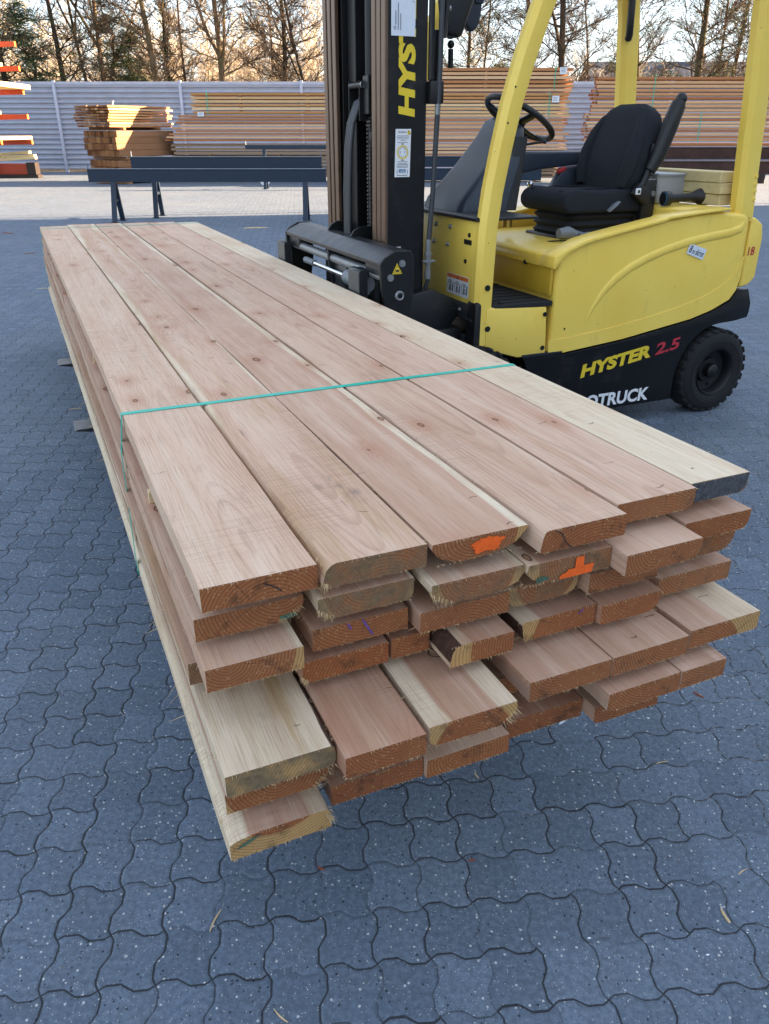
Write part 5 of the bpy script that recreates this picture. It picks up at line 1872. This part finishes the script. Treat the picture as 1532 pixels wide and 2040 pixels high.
# the squared-timber pile at the left
PO = Vector((-8.80, 28.5, 0))
PE = Vector((-.85, .527, 0)).normalized()      # along the end faces, to the left
PL = Vector((.527, .85, 0)).normalized()       # along the pieces, away
rzp = math.atan2(PL.y, PL.x)


def piece(a, z0, w, h, length, back, mk, label, group, rng, off=0.0):
    key = 'pile_' + mk
    if key not in BM_CACHE:
        q = MB()
        q.box((0, -.5, 0), (1, .5, 1), .03, 1)
        me = mesh_of('timber_beam', q, [M[mk], ends], smooth=0)
        for p in me.polygons:
            if abs(p.normal.x) > .9:
                p.material_index = 1
        BM_CACHE[key] = me
    o = bpy.data.objects.new('timber_beam' if h > .1 else 'short_board', BM_CACHE[key])
    COL.objects.link(o)
    o.location = PO + PE * (a + w / 2) + PL * back + Vector((0, 0, z0))
    o.scale = (length, w * .985, h * .97)
    o.rotation_euler = (0, 0, rzp + R(rng.uniform(-.25, .25)))
    tag(o, label, 'beam' if h > .1 else 'board', group)


rng = random.Random(4)
for r_ in range(3):
    for c in range(7):
        piece(.06 + c * .205, .13 + r_ * .205, .205, .205, 2.5 + rng.uniform(-.05, .1), rng.uniform(-.03, .04), 'beam', 'squared beam in the lowest tier of the timber pile at the left', 'beams in the lowest tier of the left pile', rng)
for r_ in range(4):
    for c in range(8):
        if (r_, c) in ((2, 1), (3, 3)):
            continue
        piece(.0 + c * .20, .86 + r_ * .195, .20, .195, 2.55 + rng.uniform(-.05, .1), rng.uniform(-.06, .05), 'beam', 'squared beam in the middle tier of the timber pile at the left', 'beams in the middle tier of the left pile', rng)
for r_ in range(8):
    w = .235
    for c in range(7):
        if rng.random() < .04:
            continue
        piece(.12 + c * w + rng.uniform(-.01, .01), 1.74 + r_ * .083, w, .062, 2.75 + rng.uniform(-.12, .1), -.12 + rng.uniform(-.09, .07), 'stack_b', 'thin board in the top tier of the timber pile at the left', 'thin boards on top of the left pile', rng)
for z in (.0, .755, 1.65):
    for k in (.35, 1.9):
        q = MB()
        q.box((-.05, -.85, 0), (.05, .85, .09 if z > 0 else .12), .004, 1)
        o = obj('bearer_block', q, M['beam'], loc=PO + PE * .8 + PL * k + Vector((0, 0, z)), rz=rzp, smooth=0)
        tag(o, 'bearer under a tier of the timber pile at the left', 'bearer', 'bearers in the left timber pile')
q = MB()
q.cyl((0, 0, 0), (0, 0, .10), .035, 12)
q.lathe([(.06, .10), (.06, .13), (.0, .14)], (0, 0, 0), 'z', 12)
o = obj('metal_cap', q, M['galv'], loc=PO + PE * .55 + PL * .5 + Vector((0, 0, 2.39)))
tag(o, 'small grey capped tube standing on top of the left timber pile', 'tube')

# ---------------------------------------------------------------- cantilever rack at the left edge
rack = thing('cantilever_rack', 'orange armed cantilever rack at the left edge of the yard', 'rack', (-15.9, 33.6, 0))
for y in (-.55, -3.2):
    q = MB()
    q.box((-.14, y - .08, 0), (.14, y + .08, 5.2), .01, 1)
    obj('upright', q, M['rack_dark'], rack, smooth=0)
    for z in (4.40, 3.62, 2.86, 2.04, 1.18):
        q = MB()
        q.prism([(.14, z - .06), (2.45, z), (2.45, z + .15), (.14, z + .16)], y - .06, y + .06, .004, 1)
        q.box((2.45, y - .07, z - .005), (2.465, y + .07, z + .16), .002, 1, 1)  # arm tip in a brighter orange, sunlight put into the colour
        obj('arm', q, [M['rack_orange'], M['print_orange']], rack, smooth=0)
q = MB()
q.box((.1, -.9, 0), (2.6, -.45, .12), .01, 1)
q.box((2.2, -.9, .12), (2.55, -.5, .55), .01, 1)
q.box((.1, -.9, .12), (.9, -.5, .55), .01, 1)
obj('base', q, M['rack_dark'], rack, smooth=0)
q = MB()
q.box((1.0, -.62, .12), (2.2, -.56, .50), .005, 1)
obj('red_panel', q, M['rack_orange'], rack, smooth=0)
rng = random.Random(8)
for z, xs, w, h, mk in ((4.56, -1.6, .22, .22, 'pale_wood'), (3.78, -1.75, .20, .13, 'pale_wood'), (3.02, -2.62, .24, .18, 'pale_wood'), (2.20, -1.35, .2, .13, 'pale_wood'), (1.34, -2.35, .24, .12, 'pale_wood')):
    for k in range(4):
        x = -15.9 - xs - .12 - k * (w + .01)
        q = MB()
        q.box((-w / 2, -3.45, 0), (w / 2, -.2, h * rng.uniform(.9, 1)), .012, 2)
        o = obj('rack_board', q, M[mk], loc=(x, 33.6 + rng.uniform(-.05, .05), z), smooth=0)
        tag(o, {4.56: 'pale board on the top arm of the cantilever rack', 3.78: 'pale board on the second arm of the cantilever rack', 3.02: 'bright pale board on the third arm of the cantilever rack', 2.20: 'pale board on the fourth arm of the cantilever rack', 1.34: 'pale board on the lowest arm of the cantilever rack'}[z], 'board', 'boards on the cantilever rack at %.1f m' % z)
for k, (dx, z, tl_) in enumerate(((.0, .60, 3), (.1, .70, 2), (.05, .80, 3.5))):
    q = MB()
    q.box((-1.25, -.12, 0), (1.2 - .15 * k, .12, .09), .006, 1)
    o = obj('loose_board', q, M['pale_wood'], loc=(-14.55 + dx, 32.9 + .1 * k, z), rz=0, smooth=0)
    o.rotation_euler = (0, -R(tl_), R(2 - k * 2))
    tag(o, ('loose board lying lowest on the rack base', 'loose board lying between two others on the rack base', 'loose board lying topmost on the rack base')[k], 'board', 'loose boards on the rack base')

# ---------------------------------------------------------------- the sheet fence
FY = 37.8
fence = thing('sheet_fence', 'tall pale corrugated metal fence along the back of the yard', 'fence', (0, FY, 0))
posts = [-24.5, -19.25, -14.03, -8.67, -3.53, 1.72, 6.95, 12.2, 17.4, 22.7, 28.0, 33.2]
for i, x in enumerate(posts):
    q = MB()
    q.box((x - .06, -.10, 0), (x + .06, .06, 3.56), .008, 2)
    q.box((x - .10, -.102, 0), (x + .10, -.07, .02))
    for k in range(0):
        for s in (-.075, .075):
            q.cyl((x + s, -.045, .35 + k * .2), (x + s, -.055, .35 + k * .2), .012, 6)
    obj('fence_post', q, M['fence_post'], fence, smooth=40)
    if i + 1 < len(posts):
        a, b = x + .06, posts[i + 1] - .06
        q = MB()
        vs, fs = [], []
        nz = 33 * 6
        for k in range(nz + 1):
            z = .12 + k * (3.28 / nz)
            ph = (k / 12.0) % 1.0
            d = max(-1, min(1, 1.8 * math.sin(2 * math.pi * ph)))
            vs += [(a, -.042 * d, z), (b, -.042 * d, z)]
        for k in range(nz):
            fs.append((2 * k, 2 * k + 1, 2 * k + 3, 2 * k + 2))
        q.add(vs, fs)
        obj('corrugated_panel', q, M['fence'], fence, smooth=60, fix=False)
        q = MB()
        q.box((a, -.05, 3.40), (b, .05, 3.52), .006, 1)
        obj('top_rail', q, M['fence_post'], fence, smooth=0)

# white disc lying under the trestle beam
q = MB()
q.cyl((0, 0, .17), (0, -.03, .17), .17, 28)
o = obj('round_sign', q, M['white'], loc=(-3.92, 27.9, 0))
tag(o, 'small round white plate with a blue mark standing on the paving', 'sign')
q = MB()
q.box((-.03, -.034, .06), (.03, -.031, .17))
q.ball((0, -.032, .21), .03, 8, 0, (1, .1, 1))
obj('blue_mark', q, M['print_blue'], o)

# ---------------------------------------------------------------- unseen hall added at the right to shade the near yard
hall = thing('shade_hall', 'unseen pale hall added at the right to shade the yard', 'building', (44, -18, 0))
c12, s12 = math.cos(SUN_AZ), math.sin(SUN_AZ)
hx0, hx1, hy1 = 22.0, 64.0, 22.95
q = MB()
q.prism([(hx0, -62), (hx1, -62), (hx1, hy1 + (hx1 - hx0) * .1), (hx0, hy1)], 0, 10.6, axis='z')
obj('wall', q, M['hall_wall'], hall, org=(44, -18, 0), smooth=0)
q = MB()
q.prism([(hx0 - .3, -62.3), (hx1 + .3, -62.3), (hx1 + .3, hy1 + 4.4), (hx0 - .3, hy1 + .02)], 10.6, 10.9, axis='z')
obj('roof', q, M['hall_roof'], hall, org=(44, -18, 0), smooth=0)
q = MB()
q.tube([(hx0 - .1, hy1 + .42, 0), (hx0 - .1, hy1 + .42, 10.6)], .07, 8)  # pipes added off the corner to streak the edge of the shade
q.tube([(hx0 - .1, hy1 + .95, 0), (hx0 - .1, hy1 + .95, 10.2)], .035, 8)
obj('streak_pipe', q, M['galv'], hall, org=(44, -18, 0))

# ---------------------------------------------------------------- far house
hs = thing('house', 'low house with a dark slate roof far behind the trees at the right', 'house', (27, 76, 0))
q = MB()
q.box((17.8, 73.5, 0), (40, 82.5, 4.2), 0)
q.add([(17.8, 73.5, 4.2), (17.8, 82.5, 4.2), (17.8, 78, 6.8)], [(0, 1, 2)])
obj('wall', q, M['brick'], hs, org=(27, 76, 0), smooth=0)
q = MB()
q.prism([(73.0, 3.95), (78, 6.9), (83.0, 3.95), (83.0, 4.15), (78, 7.1), (73.0, 4.15)], 17.4, 40.4, axis='x')
rf = obj('roof', q, M['slate'], hs, org=(27, 76, 0), smooth=0)
q = MB()
q.box((27, 77.6, 6.6), (27.6, 78.4, 7.7), 0)
obj('chimney', q, M['brick'], rf, org=(27, 76, 0), smooth=0)
for x in (20, 24, 29, 34):
    q = MB()
    q.box((x, 73.40, 1.4), (x + 1.3, 73.49, 2.7), 0)
    obj('window', q, M['plastic_black'], hs, org=(27, 76, 0), smooth=0)

# ---------------------------------------------------------------- trees beyond the fence
def rand_dir(rng, up):
    a = rng.uniform(0, 2 * math.pi)
    return Vector((math.cos(a), math.sin(a), up)).normalized()


def limb_path(rng, p, d, ln, n, droop, wob):
    pts = [p.copy()]
    d = d.copy()
    for i in range(n):
        d = (d + Vector((rng.uniform(-wob, wob), rng.uniform(-wob, wob), rng.uniform(-wob, wob) + droop))).normalized()
        pts.append(pts[-1] + d * ln / n)
    return pts


def bare_tree(x, y, dia, h, seed, label, lean=(0, 0), fork=False, limbs=40, bark='bark_dark', ivy=0, twig='twig', low=1.6, needles=0):
    rng = random.Random(seed)
    t = thing('bare_tree', label, 'tree', (x, y, 0), 0, 'trees beyond the fence')
    tr, cr, nd = MB(), MB(), MB()
    r0 = dia / 2
    n = 12
    pts = []
    p = Vector((0, 0, -.1))
    d = Vector((lean[0], lean[1], 1)).normalized()
    for i in range(n + 1):
        pts.append(p.copy())
        d = (d + Vector((rng.uniform(-.05, .05), rng.uniform(-.05, .05), .06))).normalized()
        p = p + d * h / n
    rad = [r0 * (1.25 if i == 0 else 1.0) * (1 - .75 * (i / n) ** 1.1) for i in range(n + 1)]
    tr.tube(pts, rad, 8)
    starts = []
    if fork:
        for k in range(2 + rng.randint(0, 1)):
            i = rng.randint(3, 5)
            d2 = (Vector((rng.uniform(-.6, .6), rng.uniform(-.4, .4), 1))).normalized()
            pp = limb_path(rng, pts[i], d2, h * .6, 8, .05, .12)
            tr.tube(pp, [r0 * .55 * (1 - .8 * q / 8) for q in range(9)], 6)
            starts += [(pp[q], r0 * .3 * (1 - .7 * q / 8)) for q in range(2, 8)]
    for k in range(limbs):
        z = low + (h * .92 - low) * (k / limbs) ** 1.15 + rng.uniform(-.2, .2)
        f = max(0, min(n - .01, z / h * n))
        i = int(f)
        pt = pts[i].lerp(pts[i + 1], f - i)
        starts.append((pt, rad[i] * .30))
    for (pt, rb) in starts:
        ln = rng.uniform(1.6, 3.6) * (1.15 - .6 * max(0, pt.z) / h)
        pp = limb_path(rng, pt, rand_dir(rng, rng.uniform(.0, .9)), ln, 6, .03, .22)
        rb = max(.012, min(.06, rb))
        tr.tube(pp, [rb * (1 - .8 * q / 6) for q in range(7)], 4, caps=False)
        for j in range(13):
            q = rng.uniform(.15, 1)
            i = min(5, int(q * 6))
            p2 = pp[i].lerp(pp[i + 1], q * 6 - i)
            d2 = ((pp[i + 1] - pp[i]).normalized() + rand_dir(rng, rng.uniform(-.3, .8)) * .9).normalized()
            l2 = rng.uniform(.4, 1.25)
            p3 = limb_path(rng, p2, d2, l2, 3, .0, .25)
            cr.tube(p3, [.017, .014, .011, .007], 3, caps=False)
            for m_ in range(4):
                q2 = rng.randint(0, 2)
                d3 = ((p3[q2 + 1] - p3[q2]).normalized() + rand_dir(rng, rng.uniform(-.2, .7)) * .8).normalized()
                pa = p3[q2].lerp(p3[q2 + 1], rng.random())
                cr.tube([pa, pa + d3 * rng.uniform(.2, .55)], [.010, .005], 3, caps=False)
            if needles and rng.random() < needles:
                for m_ in range(26):
                    c = p3[-1] + Vector((rng.gauss(0, .16), rng.gauss(0, .16), rng.gauss(0, .09)))
                    u = rand_dir(rng, rng.uniform(-.6, .6)) * rng.uniform(.05, .11)
                    w = rand_dir(rng, rng.uniform(-.8, .8)).cross(u).normalized() * .012
                    nd.add([c - u - w, c - u + w, c + u], [(0, 1, 2)])
    for k in range(ivy):
        z = rng.uniform(1.0, 8.0)
        i = min(n - 1, int(z / h * n))
        c = pts[i].lerp(pts[i + 1], z / h * n - i) + rand_dir(rng, rng.uniform(-.4, .4)) * (r0 + abs(rng.gauss(0, .16)))
        u = rand_dir(rng, rng.uniform(-1, 1)) * rng.uniform(.03, .07)
        w = u.cross(rand_dir(rng, .3)).normalized() * rng.uniform(.02, .05)
        nd.add([c - u, c + w, c + u, c - w], [(0, 1, 2, 3)])
    obj('trunk', tr, M[bark], t, smooth=60, fix=False)
    obj('crown', cr, M[twig], t, smooth=0, fix=False)
    if nd.v:
        obj('foliage', nd, M['needle'], t, smooth=0, fix=False)
    return t


TREES = [(-18.18, 43, .35, 'dark ivy clad trunk at the far left behind the rack', dict(ivy=900, limbs=30)),
         (-15.78, 44, .30, 'straight slim dark trunk just right of the dark pine at the left', dict(bark='bark_dark', low=2.5, needles=.35)),
         (-15.24, 47, .20, 'thin many stemmed tree leaning left above the left timber pile', dict(fork=True, lean=(-.16, 0), limbs=20)),
         (-14.06, 45, .29, 'pale grey trunk above the left timber pile', dict(fork=True, bark='bark_warm')),
         (-11.12, 44, .34, 'thick trunk with sunlit right side between pile and left stack', dict(lean=(-.02, 0), bark='bark_warm', low=3.5)),
         (-11.43, 48, .25, 'ivy clad trunk close beside the thick sunlit trunk', dict(ivy=1100)),
         (-11.0, 50, .18, 'thin trunk right of the ivy clad one', dict()),
         (-8.07, 44, .33, 'grey trunk forking to the left above the stack left of the mast', dict(fork=True, bark='bark_warm', low=4.0)),
         (-4.95, 46, .32, 'straight mossy trunk above the stack left of the mast', dict(bark='bark_dark', low=3.2)),
         (-3.06, 45, .20, 'slanting tree close to the left edge of the mast', dict(lean=(-.22, 0), fork=True)),
         (-6.3, 51, .16, 'thin tree between the forked and the mossy trunk', dict()),
         (4.17, 46, .24, 'slim conifer trunk seen right of the mast hose', dict(low=2.0, needles=.6)),
         (5.7, 52, .14, 'thin young tree between the mast and the front pillar', dict(needles=.6)),
         (7.73, 48, .31, 'tree half hidden by the yellow front pillar', dict(low=3, needles=.25)),
         (8.94, 44, .40, 'big spreading oak like tree between the yellow pillars', dict(fork=True, limbs=36, low=2.0, bark='bark_dark')),
         (12.4, 53, .16, 'thin tree behind the yellow rear pillar', dict()),
         (14.49, 50, .26, 'conifer trunk with bare low branches right of the rear pillar', dict(needles=.6, low=2.0, limbs=44)),
         (15.78, 45, .40, 'thick dark trunk above the stack behind the seat', dict(needles=.55, limbs=44, low=2.2)),
         (17.25, 47, .18, 'thin trunk beside the thick one above the stack behind the seat', dict(lean=(.03, 0))),
         (19.17, 49, .28, 'trunk near the right edge, left of the last dark one', dict(needles=.5)),
         (18.9, 43.5, .38, 'dark trunk with green tufts at the right rear pillar', dict(ivy=500, needles=.5, limbs=30))]
for i, (x, y, dia, lab, kw) in enumerate(TREES):
    bare_tree(x, y, dia, 12.5 + (i * 37 % 5) * .6, 300 + i, lab, **kw)


def pine(x, y, h, rad, seed, label, n=150, base=1.5):
    rng = random.Random(seed)
    t = thing('pine_tree', label, 'tree', (x, y, 0), 0, 'trees beyond the fence')
    tr, nd = MB(), MB()
    pts = [Vector((rng.uniform(-.06, .06) * k, 0, h * k / 8)) for k in range(9)]
    tr.tube(pts, [.13 * (1 - .8 * k / 8) for k in range(9)], 7)
    for k in range(n):
        z = rng.uniform(base, h)
        ln = rad * (1 - (z - base) / (h - base)) ** .6 * rng.uniform(.4, 1.1) + .2
        d = rand_dir(rng, rng.uniform(-.1, .5))
        pp = limb_path(rng, Vector((pts[min(7, int(z / h * 8))].x, 0, z)), d, ln, 4, -.02, .2)
        tr.tube(pp, [.022, .018, .014, .01, .005], 3, caps=False)
        for q in range(1, 5):
            if rng.random() < .25:
                continue
            for m_ in range(22):
                c = pp[q] + Vector((rng.gauss(0, .15), rng.gauss(0, .15), rng.gauss(0, .08)))
                u = rand_dir(rng, rng.uniform(-.5, .6)) * rng.uniform(.06, .12)
                w = u.cross(rand_dir(rng, .4)).normalized() * rng.uniform(.010, .018)
                nd.add([c - u - w, c - u + w, c + u], [(0, 1, 2)])
    obj('trunk', tr, M['bark_dark'], t, smooth=60, fix=False)
    obj('foliage', nd, M['needle'], t, smooth=0, fix=False)


pine(-17.0, 43, 7.0, 2.0, 71, 'dark green bushy pine behind the fence at the left', 130, 3.0)
pine(6.9, 55, 5.3, 3.4, 72, 'low spreading dark conifer behind the yellow front pillar', 110, 1.6)
pine(-14.9, 49, 8.5, 1.5, 74, 'narrow dark pine rising behind the left timber pile', 90, 4.0)
pine(-13.1, 46, 6.2, 1.5, 75, 'bushy dark conifer behind the left timber pile', 80, 3.0)
pine(-20.5, 45, 8.0, 2.0, 73, 'dark pine at the far left edge behind the rack', 90, 3.0)


def thicket():
    rng = random.Random(77)
    protos = []
    for k in range(7):
        q = MB()
        h = rng.uniform(5.0, 9.5)
        pts = limb_path(rng, Vector((0, 0, 0)), Vector((rng.uniform(-.12, .12), rng.uniform(-.12, .12), 1)), h, 6, .04, .09)
        q.tube(pts, [.05, .045, .04, .033, .025, .017, .008], 3, caps=False)
        for j in range(80):
            f = rng.uniform(.12, 1) * 6
            i = min(5, int(f))
            p = pts[i].lerp(pts[i + 1], f - i)
            pp = limb_path(rng, p, rand_dir(rng, rng.uniform(.2, 1.4)), rng.uniform(.5, 1.7), 3, .02, .25)
            q.tube(pp, [.018, .015, .011, .007], 3, caps=False)
            for m_ in range(3):
                a = rng.randint(0, 2)
                pa = pp[a].lerp(pp[a + 1], rng.random())
                q.tube([pa, pa + rand_dir(rng, rng.uniform(-.3, 1)) * rng.uniform(.25, .7)], [.012, .006], 3, caps=False)
        protos.append(q)
    big = MB()
    for k in range(300):
        if rng.random() < .80:
            x, y = rng.uniform(-34, 1.5), rng.uniform(50, 78)
        else:
            x, y = rng.uniform(1, 34), rng.uniform(54, 72)
        s = rng.uniform(.7, 1.25) * (.8 if x > 2 else 1)
        a = rng.uniform(0, 6.28)
        ca, sa = math.cos(a) * s, math.sin(a) * s
        pr = rng.choice(protos)
        big.add([(x + vx * ca - vy * sa, y + vx * sa + vy * ca, vz * s) for vx, vy, vz in pr.v], pr.f)
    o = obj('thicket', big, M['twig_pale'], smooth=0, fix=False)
    stuff(o, 'pale tangled thicket of bare saplings beyond the fence', 'thicket')


thicket()

# ---------------------------------------------------------------- litter on the paving
LIT = [(-2.36, 15.2, .55, .05, 12, 'splinter', 'long splintered offcut lying on the paving near the trestle leg'),
       (-.376, 1.172, .070, .006, 74, 'splinter', 'thin wood sliver on the paving at the lower left'),
       (-6.56, 14.38, .30, .04, 160, 'leaf_litter', 'reddish bark strip on the paving at the far left'),
       (-5.14, 11.86, .20, .02, 20, 'leaf_litter', 'small bark strip on the paving left of the bundle far end'),
       (.252, 1.61, .030, .006, 110, 'splinter', 'tiny splinter on the paving just below the bundle'),
       (.211, 1.332, .022, .007, 10, 'leaf_litter', 'tiny brown bark flake in a joint below the bundle'),
       (-.151, 1.31, .024, .008, 150, 'leaf_litter', 'brown leaf scrap in a joint at the lower left'),
       (.774, 1.658, .05, .004, 15, 'splinter', 'fine splinter on the paving right below the bundle'),
       (.764, 1.184, .045, .010, 100, 'splinter', 'pale shaving on the paving at the lower right'),
       (.529, 1.822, .035, .010, 35, 'paper', 'white curled shaving on the paving right below the bundle'),
       (.98, 1.95, .045, .010, 130, 'leaf_litter', 'brown leaf on the paving at the right'),
       (-3.845, 9.021, .16, .012, 8, 'splinter', 'pale stick on the paving left of the bundle far end'),
       (-1.963, 4.758, .10, .008, 20, 'splinter', 'pale sliver on the paving between the two fork tips'),
       (-.205, .963, .05, .005, 140, 'splinter', 'thin twig on the paving at the bottom edge'),
       (.85, 1.30, .04, .004, 30, 'splinter', 'thin straw on the paving near the lower right corner')]
for i, (x, y, ln, wd, ang, mk, lab) in enumerate(LIT):
    ln, wd = ln * .8, wd * .7
    rng = random.Random(900 + i)
    q = MB()
    n = 6
    vs, fs = [], []
    for k in range(n + 1):
        f = k / n
        w = wd * (.35 + .65 * math.sin(math.pi * min(.95, .12 + f * .85))) / 2 * rng.uniform(.8, 1.15)
        b = math.sin(f * 3.0) * ln * .05
        hz = wd * .25 + math.sin(f * math.pi) * wd * .25
        vs += [(f * ln - ln / 2, b - w, .001), (f * ln - ln / 2, b + w, .001), (f * ln - ln / 2, b + w * .7, .001 + hz), (f * ln - ln / 2, b - w * .6, .001 + hz)]
    for k in range(n):
        for j in range(4):
            fs.append((4 * k + j, 4 * k + (j + 1) % 4, 4 * k + 4 + (j + 1) % 4, 4 * k + 4 + j))
    fs += [(3, 2, 1, 0), tuple(4 * n + j for j in range(4))]
    q.add(vs, fs)
    o = obj('leaf_scrap' if mk == 'leaf_litter' else 'wood_splinter', q, M[mk], loc=(x, y, .0), rz=R(ang), smooth=30)
    tag(o, lab, 'litter', 'scraps lying on the paving')

rng = random.Random(44)
q = MB()
for k in range(1500):
    if rng.random() < .7:
        s, t = rng.gauss(1.75, .55), rng.uniform(.7, 3.6)
        p = W(s, t)
    else:
        p = Vector((rng.uniform(-6, 2.5), rng.uniform(.9, 14), 0))
    ln = min(.006, abs(rng.gauss(0, .0022)) + .0009)
    a = rng.uniform(0, 6.28)
    u = Vector((math.cos(a), math.sin(a), 0)) * ln
    w = Vector((-u.y, u.x, 0)) * rng.uniform(.2, .6)
    z = Vector((0, 0, .0012 + rng.uniform(0, .0012)))
    q.add([p - u + z, p + w + z, p + u + z, p - w + z], [(0, 1, 2, 3)])
o = obj('sawdust', q, M['paper'], smooth=0, fix=False)
stuff(o, 'pale sawdust flecks scattered over the paving', 'sawdust')
